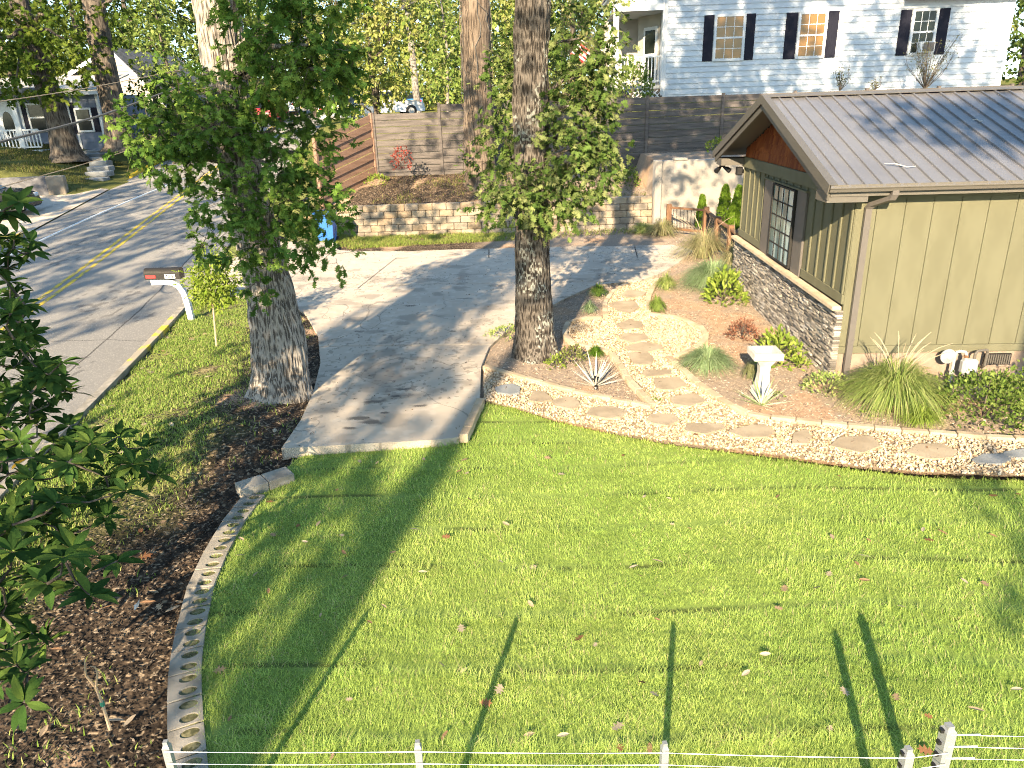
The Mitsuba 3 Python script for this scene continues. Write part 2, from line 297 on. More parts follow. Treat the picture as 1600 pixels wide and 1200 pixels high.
def hz(x, y):
    x, y = np.broadcast_arrays(np.asarray(x, float), np.asarray(y, float))
    # left: road level, rising away; verge beyond the road
    rc = ROADC(y); zr = zroad(y)
    leftrise = smoothnp(0.3, 4.2, rc - 3.5 - x) * .80 * smoothnp(30.4, 31.4, y) + .22 * np.maximum(rc - 8 - x, 0) ** .8 * smoothnp(26, 40, y)
    zl = zr - .03 + np.where(x < rc - 3.4, .09, 0) * smoothnp(29, 31, y) + leftrise
    # right: flat forecourt, retained bank, hill
    bank = np.where(x > 4.85, 1.98, .98)
    zb = bank + (1.62 - .98) * smoothnp(24.8, 28, y) * np.where(x > 4.85, .25, 1)
    zb = zb + (3.3 - 1.6) * smoothnp(28.6, 31.6, y) * smoothnp(-9 - 4 * smoothnp(31, 36, y), -4.5 - 4 * smoothnp(31, 36, y), x) + .012 * np.maximum(y - 34, 0)
    zR = np.where(y > 24.75, zb, -.02)
    hump = .10 * np.exp(-((x + 4.3) / 1.2) ** 2 - ((y - 9.5) / 3.5) ** 2) - .10 * np.exp(-((x + 3.4) / 1.0) ** 2 - ((y - 4.5) / 3) ** 2)
    zR = zR + np.where(y < 24, hump, 0); kb = (1 - smoothnp(7.4, 9.2, y)) * smoothnp(-5.6, -3.9, x); zR = zR * (1 - kb) + kb * np.minimum(zR, -.045 - .016 * np.maximum(9.6 - y, 0) - .17)
    w = np.where(y > 14, wright(x, y), smoothnp(-6.9, -5.8, x))
    # the ground under the forecourt and up to the road stays flat
    z = zl * (1 - w) + zR * w
    z = z + .02 * (meshkit.noise(np.stack([x * 1.7, y * 1.7, 0 * x], -1)) - .5) * np.where((x > -20) & (y < 24), 1, 2)
    return z
shapely.prepare(LAWN)
def hground(x, y):
    z = hz(x, y); sh = np.shape(z); xf, yf = np.broadcast_to(x, sh).ravel(), np.broadcast_to(y, sh).ravel()
    d = shapely.distance(LAWN, shapely.points(xf, yf)).reshape(sh)
    k = 1 - smoothnp(.0, .18, d); zz = z * (1 - k) + np.minimum(zlawn(x, y) - .05, z) * k
    dd = shapely.distance(DRIVE, shapely.points(xf, yf)).reshape(sh)
    kd = 1 - smoothnp(.15, .45, dd); zz = np.minimum(zz, (1 - kd) * zz + kd * np.minimum(zz, zdrive(x, y) - .05))
    rd = np.abs(x - ROADC(y)) - 3.42; kr = 1 - smoothnp(.0, .25, rd)
    zz = np.where(y < 120, np.minimum(zz, (1 - kr) * zz + kr * (zroad(y) - .05)), zz)
    return zz
def zdrive(x, y): return .03 + (zroad(y) - .01) * (1 - smoothnp(-7.3, -4.2, x))

def ground_col(p, n, uv):
    f1 = mikit.fbm(p.x * 1.1, p.y * 1.1, 2, 4); f2 = mikit.fbm(p.x * 9, p.y * 9, 5, 3); f3 = mikit.noise(p.x * 38, p.y * 38, 3)
    mulch = mikit.mix((.028, .022, .018), (.095, .07, .05), mikit.smoothstep(.3, .75, f2 * .6 + f3 * .4))
    clay = mikit.mix((.26, .165, .105), (.36, .26, .185), f2)
    bed = mikit.smoothstep(-1.2, -.2, p.x)
    mulch = mikit.mix(mulch, (.33, .265, .21), .7 * bed)
    soil = mikit.mix(mulch, clay, mikit.smoothstep(.60, .74, f1 + .05 * bed - .12 * (1 - mikit.smoothstep(6, 9, p.y)) * (1 - bed)))
    soil = mikit.mix(soil, (.42, .33, .23), .5 * mikit.smoothstep(.72, .86, f3))
    green = mikit.mix((.11, .15, .03), (.24, .27, .08), f2)
    w = p.x + .15 * p.y                                       # distance from the road edge at w = -4.75
    verge = (1 - mikit.smoothstep(-3.9, -2.0, w + 1.5 * (1 - mikit.smoothstep(4, 9, p.y)) + .9 * (f1 - .5) * 2)) * mikit.smoothstep(.25, .5, f2 + .1)
    far = mikit.smoothstep(27.5, 31, p.y)
    return mikit.mix(mikit.mix(soil, green, verge * .8), mikit.mix((.06, .07, .02), (.13, .13, .045), f2), far)
mat('m_ground', {'type': 'twosided', 'b': {'type': 'bumpmap', 'arbitrary': mikit.proc(lambda p, n, uv: mikit.fbm(p.x * 26, p.y * 26, 3, 3), 4e-3), 'scale': .035,
    'nested': {'type': 'principled', 'base_color': mikit.proc(ground_col), 'roughness': .95, 'specular': .1}}})
def lawn_soil(p, n, uv):
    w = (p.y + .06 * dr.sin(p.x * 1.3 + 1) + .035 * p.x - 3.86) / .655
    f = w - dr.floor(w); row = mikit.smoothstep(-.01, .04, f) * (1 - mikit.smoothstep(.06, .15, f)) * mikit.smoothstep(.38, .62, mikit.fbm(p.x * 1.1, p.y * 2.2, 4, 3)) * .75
    return mikit.mix(mikit.mix((.14, .205, .043), (.23, .30, .075), mikit.fbm(p.x * 6, p.y * 6, 1, 3)), (.05, .06, .02), row)      # dark rows painted in for fence-wire shadows and mowing lines
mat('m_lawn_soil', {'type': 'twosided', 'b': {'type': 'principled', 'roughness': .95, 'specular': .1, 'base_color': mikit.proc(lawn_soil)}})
mat('m_gravel_bed', {'type': 'twosided', 'b': {'type': 'principled', 'roughness': .95, 'specular': .1,
    'base_color': mikit.proc(lambda p, n, uv: mikit.mix((.18, .135, .09), (.34, .265, .18), mikit.noise(p.x * 40, p.y * 40, 1)))}})

noisy('m_soil_fill', (.07, .07, .035), (.22, .20, .11), 30, .95, .1)
def axis(segs): return np.unique(np.concatenate([np.arange(a, b, s) for a, b, s in segs]))
gx = axis([(-400, -60, 20), (-60, -16, 1.2), (-16, 10, .16), (10, 60, 1.5), (60, 401, 20)])
gy = axis([(-60, 1, 3), (1, 13, .16), (13, 24.6, .22), (24.6, 24.9, .06), (24.9, 36, .3), (36, 80, 1.5), (80, 400, 12)])
GX, GY = np.meshgrid(gx, gy, indexing='ij'); GZ = hground(GX, GY)
nx, ny = GX.shape; I, J = np.meshgrid(np.arange(nx - 1), np.arange(ny - 1), indexing='ij')
q = np.stack([I * ny + J, (I + 1) * ny + J, (I + 1) * ny + J + 1, I * ny + J + 1], -1).reshape(-1, 4)
put('ground', (np.stack([GX, GY, GZ], -1).reshape(-1, 3), q), 'm_ground', smooth=True, kind='structure', label='dark mulch and red clay ground with grass along the road verge')
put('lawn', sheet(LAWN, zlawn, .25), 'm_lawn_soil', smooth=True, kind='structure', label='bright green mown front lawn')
# driveway in concrete panels with open joints
cuts = [LineString(P(c)) for c in ([(400, 545), (800, 540)], [(500, 448), (1060, 440)], [(630, 402), (1085, 395)], [(620, 404), (560, 452)], [(620, 404), (700, 385)], [(764, 380), (764, 404)], [(990, 380), (996, 404)], [(400, 480), (510, 400)], [(370, 452), (325, 480)])]
pieces = DRIVE
for c in cuts: pieces = pieces.difference(affinity.scale(c, 1.02, 1.02).buffer(.014))
for g in sorted(getattr(pieces, 'geoms', [pieces]), key=lambda g: -g.area):
    if g.area > .05: put('panel', slab(g, zdrive, .14, .3), 'm_concrete', 'driveway', kind=None)
labels['driveway'] = {'kind': 'structure', 'label': 'pale stained concrete driveway in panels'}; THINGS.add('driveway')
put('joint_bed', sheet(DRIVE.buffer(-.02), lambda x, y: zdrive(x, y) - .03, .3), 'm_dark', 'driveway')
# road
ys = np.concatenate([np.arange(-40, 8, 2.), np.arange(8, 50, .5), np.arange(50, 160, 3.)])
def strip(o0, o1, dz, ya=-40, yb=200):
    y = ys[(ys >= ya) & (ys <= yb)]; c = ROADC(y); z = zroad(y) + dz; k = 6
    t = np.linspace(0, 1, k); X = c[:, None] + o0 + (o1 - o0) * t; V = np.stack([X, np.repeat(y[:, None], k, 1), np.repeat(z[:, None], k, 1)], -1).reshape(-1, 3)
    i, j = np.meshgrid(np.arange(len(y) - 1), np.arange(k - 1), indexing='ij')
    return V, np.stack([i * k + j, i * k + j + 1, (i + 1) * k + j + 1, (i + 1) * k + j], -1).reshape(-1, 4)
put('road', strip(-3.4, 3.4, 0), 'm_road', smooth=True, kind='structure', label='grey asphalt road climbing away with a double yellow line')
put('road_marking', strip(.06, .17, .005), 'm_road_paint', 'road', label='right yellow centre stripe')
put('road_marking', strip(-.17, -.06, .005), 'm_road_paint', 'road', label='left yellow centre stripe')
# kerb stones along both sides, open at the drives
def kerb_piece(side, y0, y1, lo=0.0):
    m = Mesh(); y = np.linspace(y0 + .008, y1 - .008, 3); x = ROADC(y) + side * 3.48; z = zroad(y) + lo
    prof = np.array([[-.08, -.1], [-.08, .09], [-.055, .115], [.08, .12], [.08, -.1]]) * [side, 1]
    V = np.stack([x[:, None] + prof[:, 0], np.repeat(y[:, None], 5, 1), z[:, None] + prof[:, 1]], -1).reshape(-1, 3)
    F = [[i * 5 + j, i * 5 + (j + 1) % 5, (i + 1) * 5 + (j + 1) % 5, (i + 1) * 5 + j] for i in range(2) for j in range(5)] + [[0, 1, 2, 3], [3, 4, 0, 0], [10, 11, 12, 13], [13, 14, 10, 10]]
    return m.add(V, F)
labels['kerb'] = {'kind': 'structure', 'label': 'concrete road kerb with patches of yellow paint'}; THINGS.add('kerb')
for y in np.arange(4, 16.4, 1.55): put('kerb_stone', kerb_piece(1, y, y + 1.55, -.062), 'm_kerb_paint' if 11 < y < 14.8 else 'm_grey_block', 'kerb')
for y in np.arange(24, 46, 2.2): put('kerb_stone', kerb_piece(1, y, y + 2.2), 'm_grey_block', 'kerb')
for y in np.arange(19, 23.5, 1.5): put('kerb_stone', kerb_piece(-1, y, y + 1.5), 'm_kerb_paint', 'kerb')
for y in np.arange(34.5, 60, 2.2): put('kerb_stone', kerb_piece(-1, y, y + 2.2), 'm_yellow' if y < 41 else 'm_grey_block', 'kerb')
# neighbour's concrete apron on the far side of the road
AP = Polygon([(ROADC(23.5) - 3.42, 23.5), (ROADC(31.4) - 3.42, 31.4), (ROADC(30.3) - 4.4, 30.3), (ROADC(29.8) - 9, 29.7), (ROADC(25) - 12, 26.2), (ROADC(23.5) - 10, 23.2)])
put('sidewalk', sheet(AP, lambda x, y: np.maximum(hground(x, y), zroad(y)) + .035, .4), 'm_concrete', smooth=True, kind='structure', label='grey concrete apron across the road')

# ---------------------------------------------------------------- path: gravel, flagstones, edging
def zpath(x, y): return 0 * x + .012
put('gravel_path', sheet(PATHS, zpath, .25), 'm_gravel_bed', smooth=True, kind='structure', label='pale pebble path with flagstones and tan edging')
STONES = [(795, 612, 42, 14), (843, 624, 36, 17), (887, 633, 42, 18), (950, 648, 60, 18), (1035, 659, 48, 17), (1100, 673, 62, 18), (1176, 679, 72, 20), (1252, 688, 32, 24), (1338, 698, 72, 26), (1455, 711, 74, 22), (1548, 722, 58, 18), (1596, 713, 60, 14),
          (1001, 563, 42, 24), (1025, 586, 52, 12), (1047, 603, 56, 22), (1074, 629, 56, 20), (985, 511, 46, 15), (991, 530, 46, 15), (1006, 546, 54, 15), (976, 481, 44, 18), (990, 462, 40, 12)]
stone_polys = []
for i, (x, y, w, h) in enumerate(STONES):
    r = np.random.default_rng(100 + i); k = r.integers(5, 8); a = np.sort((np.arange(k) + r.uniform(-.25, .25, k)) * 2 * np.pi / k + r.uniform(0, 6))
    rad = r.uniform(.42, .56, k); pp = Polygon([tuple(gr(x + w * rr * math.cos(t) * 1.1, y + h * rr * math.sin(t) * 1.15)[:2]) for t, rr in zip(a, rad)]).buffer(-.02).buffer(.02)
    stone_polys.append(pp)
    put('flagstone', slab(pp, lambda x, y: 0 * x + .045, .05, .2), 'm_flag_grey' if i in (0, 10, 11) else 'm_flag', 'gravel_path')
SU = shapely.union_all(stone_polys)
OCT = np.array([[1, 0, 0], [-1, 0, 0], [0, 1, 0], [0, -1, 0], [0, 0, 1], [0, 0, -1.]]); OCF = [[0, 2, 4], [2, 1, 4], [1, 3, 4], [3, 0, 4], [2, 0, 5], [1, 2, 5], [3, 1, 5], [0, 3, 5]]
ICO = trimesh.creation.icosphere(subdivisions=1)
def randrot(n, r=rng): return frames(r.normal(size=(n, 3)), r.normal(size=(n, 3)))
gp = sample_poly(PATHS.difference(SU.buffer(.005)).intersection(sbox(-3, 5, 9, 18)), 17000)
dist = np.hypot(gp[:, 0], gp[:, 1]); keep = rng.random(len(gp)) < np.clip(1.3 - (dist - 7) * .06, .5, 1); gp = gp[keep]; N = len(gp)
pal = np.array([[.47, .37, .25], [.54, .45, .34], [.42, .31, .19], [.32, .24, .17], [.50, .44, .36], [.26, .19, .12]])
gc = pal[rng.choice(6, N, p=[.27, .27, .16, .12, .12, .06])] * rng.uniform(.85, 1.1, (N, 1))
v, f, c = scatter(OCT, OCF, np.column_stack([gp, rng.uniform(.016, .034, N)]), randrot(N), np.column_stack([rng.uniform(.014, .028, N), rng.uniform(.012, .02, N), rng.uniform(.008, .015, N)]), gc)
put('pebbles', (v, f), 'm_vcol', 'gravel_path', color=c, kind='stuff', label='loose cream and tan pebbles')
# edging blocks along the borders that do not touch the lawn or the driveway
def edge_blocks(pts, L=.30, wdt=.10, h=.085, mats=('m_edging', 'm_edging_b'), parent='gravel_path', name='edging_block', z0=-.02, gap=.008, seed=1):
    ln = LineString(pts); n = max(1, int(round(ln.length / L))); st = ln.length / n; r = np.random.default_rng(seed)
    for i in range(n):
        a, b = np.array(ln.interpolate(i * st).coords[0]), np.array(ln.interpolate((i + 1) * st).coords[0])
        d = unit(b - a); m = Mesh(); c = (a + b) / 2; ln_ = np.linalg.norm(b - a)
        dz = r.uniform(-.006, .006); t = r.uniform(-.02, .02); d3 = np.array([d[0], d[1], t])
        m.obox([c[0], c[1], z0 + h / 2 + dz], unit(d3), [-d[1], d[0], 0], unit(np.cross(unit(d3), [-d[1], d[0], 0])), ln_ / 2 - gap / 2, wdt / 2 * r.uniform(.95, 1.05), h / 2, .009)
        put(name, m, mats[i % len(mats)], parent)
edge_blocks(P([(757, 576), (830, 597), (900, 616), (965, 629), (1018, 640)]), seed=2)
edge_blocks(P([(956, 555), (985, 600), (1020, 638)]), seed=3)
edge_blocks(P([(1045, 562), (1092, 604), (1140, 637), (1175, 654), (1290, 666), (1400, 676), (1600, 691), (1720, 697)]), seed=4)
edge_blocks(P([(952, 554), (925, 545), (895, 540), (882, 526), (886, 508), (912, 500), (940, 499)]), L=.26, seed=5)
edge_blocks(P([(1014, 493), (1060, 499), (1095, 514), (1104, 530), (1092, 546), (1056, 560)]), L=.26, seed=6)
edge_blocks(P([(946, 497), (945, 477), (958, 457), (985, 444)]), L=.28, seed=7)
edge_blocks(P([(1013, 490), (1013, 468), (1027, 438)]), L=.28, seed=8)

# ---------------------------------------------------------------- low curved block wall along the lawn's left edge
WL = thing('lawn_edging_wall', 'low curved wall of hollow grey blocks along the left edge of the lawn', 'garden wall')
outer = P([(262, 1230), (258, 1150), (258, 1060), (268, 990), (290, 910), (320, 850), (350, 803), (382, 768)], -.05)
ln = LineString(outer); nb = 14; st = ln.length / nb
for i in range(nb):
    a, b = np.array(ln.interpolate(i * st).coords[0]), np.array(ln.interpolate((i + 1) * st).coords[0]); d = unit(b - a); nn = np.array([d[1], -d[0]])
    L, W = np.linalg.norm(b - a) - .010, .24
    pg = Polygon([(-L / 2, 0), (L / 2, 0), (L / 2 - .008, W), (-L / 2 + .008, W)])
    for s in (-1, 1): pg = pg.difference(affinity.scale(Point(s * L * .25, W * .60).buffer(1, 6), .044, .066))
    ex = trimesh.creation.extrude_polygon(pg, .16, engine='earcut'); V = ex.vertices; c0 = (a + b) / 2; zt = float(zlawn(*c0)) + .035 + .004 * math.sin(i * 5)
    w = np.column_stack([c0[0] + V[:, 0] * d[0] + V[:, 1] * nn[0], c0[1] + V[:, 0] * d[1] + V[:, 1] * nn[1], V[:, 2] + zt - .16])
    put('block', (w, ex.faces), 'm_grey_block', WL)
core = Polygon(list(ln.coords) + [tuple(np.array(p) + [.235, .0]) for p in reversed(list(ln.coords))]).buffer(-.02)
put('soil_fill', sheet(core.buffer(.01), lambda x, y: zlawn(x, y) + .022, .1), 'm_soil_fill', WL)
def block_thing(name, label, cat, pxs, z, sx, sy, sz, m, yaw=0):
    k = thing(name, label, cat); p = gr(*pxs, z); me = Mesh(); a = np.array([math.cos(yaw), math.sin(yaw), 0]); b = np.array([-math.sin(yaw), math.cos(yaw), 0])
    return k, p, a, b
k, p, a, b = block_thing('paving_block', 'two flat grey paving blocks end to end at the corner of lawn and bank', 'paving block', (413, 745), .02, 0, 0, 0, 0, math.radians(38))
for s in (-1, 1): put('block', Mesh().obox(p + a * s * .155 - [0, 0, .085], a, b, [0, 0, 1], .151, .125, .07, .008), 'm_grey_block', k)
k = thing('brick_kerb', 'row of tan bricks between the driveway end and the lawn', 'bricks')
edge_blocks([tuple(gr(x, y, .06)[:2]) for x, y in ((724, 682), (738, 652), (751, 623))], L=.28, wdt=.11, h=.12, mats=('m_edging',), parent=k, name='brick', z0=-.04, seed=9)

# ---------------------------------------------------------------- block retaining wall at the back of the driveway
RW = thing('retaining_wall', 'tan concrete block retaining wall behind the driveway below the dark fence', 'retaining wall')
x0, x1, yw = -5.6, 4.78, 24.45; bl, bh = .455, .213
proto = {}
for j, mname in enumerate(('m_block', 'm_block_b', 'm_block_c')):
    proto[j] = mikit.ply(Mesh().obox([0, 0, 0], [1, 0, 0], [0, 1, 0], [0, 0, 1], .5, .5, .5, .05).tm(), mname)
r = np.random.default_rng(5)
for row in range(5):
    x = x0 - (row % 2) * bl / 2; yr = yw + .025 * row
    while x < x1:
        a_, b_ = max(x, x0), min(x + bl, x1)
        if b_ - a_ > .06 and not (row in (1, 2) and -5.05 < (a_ + b_) / 2 < -4.75 and False):
            putd('block', proto[int(r.integers(0, 3))], RW, T().translate([(a_ + b_) / 2, yr + .12 + r.uniform(-.008, .008), -.06 + bh * (row + .5)]).scale([b_ - a_ - .016, .24, bh - .013]))
        x += bl
put('core', Mesh().box(x0 + .05, x1 - .02, yw + .2, yw + .42, -.2, .9), 'm_foundation', RW)

# ---------------------------------------------------------------- green house on the right
GH = thing('green_house', 'olive green house with stone base and ribbed grey metal roof beside the lawn', 'house')
_a = math.atan2(.317, 5.99)
GF = (np.array([4.79, 10.22, 0]), np.array([math.cos(_a), -math.sin(_a), 0]), np.array([math.sin(_a), math.cos(_a), 0]))
def G(u, v, z): return GF[0] + GF[1] * u + GF[2] * v + np.array([0, 0, z])
def gbox(*a, ch=0.0): return Mesh().box(*a, fr=GF, ch=ch)
def poly3(pts, thick_dir):
    """a flat convex polygon extruded along thick_dir"""
    p = np.asarray(pts, float); n = len(p); d = np.asarray(thick_dir, float); v = np.vstack([p, p + d]); f = []
    for i in range(1, n - 1): f += [[0, i + 1, i], [n, n + i, n + i + 1]]
    for i in range(n): j = (i + 1) % n; f += [[i, j, n + j], [i, n + j, n + i]]
    m = trimesh.Trimesh(v, f, process=False)
    if m.volume < 0: m.invert()
    return m
UE = 9.0
put('foundation', gbox(.02, UE, .03, 5.97, -.25, .39), 'm_foundation', GH)
put('wall', gbox(.03, UE, .04, 5.96, .385, 2.76), 'm_siding_green', GH)
us = [0.0, .28, .66, 1.03, 1.40, 1.77, 2.14] + [2.14 + .37 * i for i in range(1, 19)]
for a, b in zip(us[:-1], us[1:]):
    if b < UE: put('siding_panel', gbox(a + .004, b - .004, -.004, .045, .49, 2.70, ch=.003), 'm_siding_green', GH)
put('skirt_board', gbox(-.012, UE, -.022, .04, .38, .488, ch=.006), 'm_siding_green', GH)
put('frieze_board', gbox(.0, UE, -.016, .04, 2.6, 2.72), 'm_siding_green', GH)
# gable side: panels, battens, window
put('gable_panel', gbox(-.006, .028, .006, 6.0, 1.12, 2.76), 'm_siding_green', GH)
for v in [0.05, .42, .80, 1.18, 1.56, 4.40, 4.76, 5.12, 5.48, 5.93]: put('batten', gbox(-.032, -.0065, v - .024, v + .024, 1.26, 2.56, ch=.004), 'm_siding_green', GH)
for v in [1.95, 2.33, 2.71, 3.09, 3.47, 3.85, 4.2]: put('batten', gbox(-.032, -.0065, v - .024, v + .024, 2.50, 2.56), 'm_siding_green', GH)
put('batten_rail', gbox(-.036, -.007, .0, 1.82, 1.12, 1.258, ch=.004), 'm_siding_green', GH)
put('batten_rail', gbox(-.036, -.007, 4.3, 6.0, 1.12, 1.258, ch=.004), 'm_siding_green', GH)
put('frieze_board', gbox(-.055, -.007, .0, 6.02, 2.561, 2.77, ch=.005), 'm_siding_green', GH)
w = put('window', gbox(-.06, -.0075, 2.36, 3.62, 1.14, 2.46), 'm_dark', GH)
put('shutter', gbox(-.05, -.0075, 3.66, 4.25, 1.10, 2.47, ch=.006), 'm_window_grey', GH)
put('shutter', gbox(-.05, -.0075, 1.87, 2.32, 1.10, 2.47, ch=.006), 'm_window_grey', GH)
put('pane', gbox(-.066, -.061, 2.40, 3.58, 1.17, 2.43), 'm_pane_curtain', w)
for i in range(1, 4): put('muntin', gbox(-.078, -.0665, 2.40 + 1.18 * i / 4 - .011, 2.40 + 1.18 * i / 4 + .011, 1.175, 2.425), 'm_dark', w)
for i in range(1, 5): put('muntin', gbox(-.0755, -.0667, 2.402, 3.578, 1.17 + 1.26 * i / 5 - .011, 1.17 + 1.26 * i / 5 + .011), 'm_dark', w)
for a in ((2.355, 2.40, 1.14, 2.46), (3.58, 3.625, 1.14, 2.46)): put('frame', gbox(-.085, -.061, *a), 'm_dark', w)
put('frame', gbox(-.084, -.061, 2.4005, 3.5795, 1.14, 1.17), 'm_dark', w); put('frame', gbox(-.084, -.061, 2.4005, 3.5795, 2.43, 2.46), 'm_dark', w)
put('window_head', gbox(-.07, -.008, 1.85, 4.27, 2.472, 2.499), 'm_siding_green', GH)
put('stone_sill', gbox(-.17, -.037, -.05, 6.06, 1.035, 1.105, ch=.012), 'm_edging_b', GH)
# ledger stone veneer, course by course
m = Mesh(); V, Fc, cols, n0 = [], [], [], 0; r = np.random.default_rng(11)
z = -.12
def add_stone(u0, u1, v0, v1, z0, z1):
    global n0
    me = gbox(u0, u1, v0, v1, z0, z1, ch=.006).tm(); jit = r.normal(0, .002, me.vertices.shape)
    V.append(me.vertices + jit); Fc.append(me.faces + n0); n0 += len(me.vertices)
    g = r.choice([0, 1, 2, 3], p=[.35, .3, .2, .15]); c = np.array([[.20, .18, .155], [.29, .26, .225], [.13, .118, .105], [.36, .335, .30]])[g] * r.uniform(.85, 1.15)
    cols.append(np.repeat(c[None], len(me.vertices), 0))
while z < 1.03:
    h = min(r.uniform(.022, .038), 1.034 - z); v = -.04
    if h < .012: break
    while v < 6.0:
        L = r.uniform(.08, .22); L = min(L, 6.02 - v); d = r.uniform(.080, .122)
        add_stone(-d, .0, v + (.0 if v < 0 else .002), v + L - .002, z + .002, z + h - .002); v += L
    z += h
put('stone_veneer', (np.vstack(V), np.vstack(Fc)), 'm_vcol', GH, color=np.vstack(cols), kind='stuff', label='grey and brown ledger stones stacked below the sill')
# cedar shakes in the gable
APX_V, APX_Z, EV0, EZ = 3.05, 3.93, -.45, 2.82
def roof_z(v): return APX_Z - abs(v - APX_V) * (APX_Z - EZ) / (APX_V - EV0)
put('gable_backing', poly3([G(.0, 0, 2.765), G(.0, 6.0, 2.765), G(.0, 6.0, roof_z(6.0) - .06), G(0, APX_V, APX_Z - .06), G(0, 0, roof_z(0) - .06)], GF[1] * .02), 'm_dark', GH)
r = np.random.default_rng(12); row = 0; z = 2.772
while z < 3.85:
    h = .165; v = r.uniform(-.1, 0.0)
    while v < 6.1:
        wd = r.uniform(.10, .19); va, vb = v + .003, v + wd - .003; zt = min(roof_z(va), roof_z(vb)) - .07; v += wd
        if va < .02 or vb > 5.98 or zt < z + .03: continue
        zb = z + r.uniform(-.006, .006); ztt = min(z + h + .012, zt)
        put('shake', poly3([G(-.034, va, zb), G(-.034, vb, zb), G(-.008, vb, ztt), G(-.008, va, ztt)], GF[1] * .008), 'm_shake', GH)
    z += h; row += 1
# metal roof: ribbed panels, deck, rakes, ridge
UR0 = -.55
def slope_frame(side):
    top = G(0, APX_V, APX_Z); v_e = EV0 if side < 0 else 2 * APX_V - EV0
    eave = G(0, v_e, EZ); d = eave - top; L = np.linalg.norm(d); d /= L; nrm = unit(np.cross(GF[1], d)); nrm = nrm if nrm[2] > 0 else -nrm
    return top, d, nrm, L
for side in (-1, 1):
    top, d, nrm, L = slope_frame(side)
    deck = poly3([top + GF[1] * UR0 - nrm * .012, top + GF[1] * UE - nrm * .012, top + GF[1] * UE + d * (L - .02) - nrm * .012, top + GF[1] * UR0 + d * (L - .02) - nrm * .012], -nrm * .05)
    put('roof_deck', deck, 'm_trim', GH)
    w_ = .219; npan = int((UE - UR0) / w_)
    prof = [(0, 0), (.004, .022), (.012, .026), (.028, .026), (.036, .022), (.044, .002), (w_ - .0005, .002), (w_ - .0005, -.010), (0, -.010)]
    for i in range(npan):
        b = top + GF[1] * (UR0 + i * w_) - d * 0; pv = np.array([b + GF[1] * x + nrm * (y + .002 * (side > 0)) for x, y in prof]); k = len(prof)
        V = np.vstack([pv + d * .02, pv + d * (L + .03)]); F = [[j, (j + 1) % k, k + (j + 1) % k, k + j] for j in range(k)]
        F = np.array(F); F = np.vstack([F[:, [0, 1, 2]], F[:, [0, 2, 3]], [[k, k + j, k + j + 1] for j in range(1, k - 1)]])
        tm = trimesh.Trimesh(V, F, process=False)
        put('roof_panel', tm, 'm_roof_metal', GH)
    # rake: metal flashing over a board
    a = top + GF[1] * (UR0 - .03)
    put('rake_flashing', poly3([a + nrm * .034, a + d * (L + .035) + nrm * .034, a + d * (L + .035) - nrm * .10, a - nrm * .10 + d * (.0)], GF[1] * .012), 'm_trim', GH)
    put('rake_flashing', poly3([a + nrm * .035, a + GF[1] * .11 + nrm * .035, a + GF[1] * .11 + d * (L + .034) + nrm * .035, a + d * (L + .034) + nrm * .035], nrm * .006), 'm_trim', GH)
    put('rake_board', poly3([a + GF[1] * .035 - nrm * .066 + d * .02, a + GF[1] * .035 - nrm * .066 + d * (L - .03), a + GF[1] * .035 - nrm * .20 + d * (L - .03), a + GF[1] * .035 - nrm * .20 + d * .07], GF[1] * .03), 'm_trim', GH)
    c0 = top + GF[1] * (UR0 - .02); 
    put('ridge_cap', poly3([c0 + nrm * .036 - d * .02, c0 + GF[1] * (UE - UR0) + nrm * .036 - d * .02, c0 + GF[1] * (UE - UR0) + nrm * .036 + d * .13, c0 + nrm * .036 + d * .13], nrm * .008), 'm_trim', GH)
# eaves: soffit, boxed ends, fascia, gutter, downspout
put('soffit', gbox(.0, UE, -.36, .0, 2.70, 2.72), 'm_trim', GH)
put('eave_box', gbox(-.53, .0, -.34, .10, 2.60, 2.74), 'm_trim', GH); put('eave_box', gbox(-.53, .0, 5.9, 6.36, 2.60, 2.74), 'm_trim', GH)
put('fascia', gbox(-.5, UE, -.36, -.335, 2.68, 2.80), 'm_trim', GH)
gp_ = [(0, 0), (-.085, 0), (-.10, .035), (-.115, .05), (-.115, .098), (-.108, .098), (-.108, .05), (-.092, .034), (-.08, .006), (-.006, .006), (-.006, .095), (0, .095)]
pv = [np.array([G(UR0 + .0, -.362 + x, 2.745 + y) for x, y in gp_]), np.array([G(UE, -.362 + x, 2.745 + y) for x, y in gp_])]
k = len(gp_); F = [[j, (j + 1) % k, k + (j + 1) % k, k + j] for j in range(k)]
gm = Mesh().add(np.vstack(pv), F).add(np.array([G(UR0, -.362 + x, 2.745 + y) for x, y in [(0, 0), (-.085, 0), (-.115, .05), (-.115, .098), (0, .098)]]), [[0, 1, 2], [0, 2, 3], [0, 3, 4]])
put('gutter', gm, 'm_trim', GH)
def square_tube(pts, hw, hd, side):
    p = np.asarray(pts, float); t = unit(np.gradient(p, axis=0)); s = unit(np.asarray(side, float)); V = []
    for i in range(len(p)):
        b = unit(np.cross(t[i], s)); V += [p[i] + s * hw + b * hd, p[i] - s * hw + b * hd, p[i] - s * hw - b * hd, p[i] + s * hw - b * hd]
    F = [[i * 4 + j, i * 4 + (j + 1) % 4, (i + 1) * 4 + (j + 1) % 4, (i + 1) * 4 + j] for i in range(len(p) - 1) for j in range(4)]
    n = 4 * (len(p) - 1); F += [[0, 1, 2, 3], [n, n + 3, n + 2, n + 1]]
    return V, F
put('downspout', Mesh().add(*square_tube([G(.30, -.42, 2.76), G(.30, -.42, 2.70), G(.285, -.40, 2.65), G(.16, -.10, 2.53), G(.14, -.062, 2.48), G(.14, -.06, 2.42), G(.14, -.06, .16), G(.14, -.07, .10), G(.15, -.24, .0)], .042, .03, GF[1])), 'm_steel' if False else 'm_window_grey', GH)
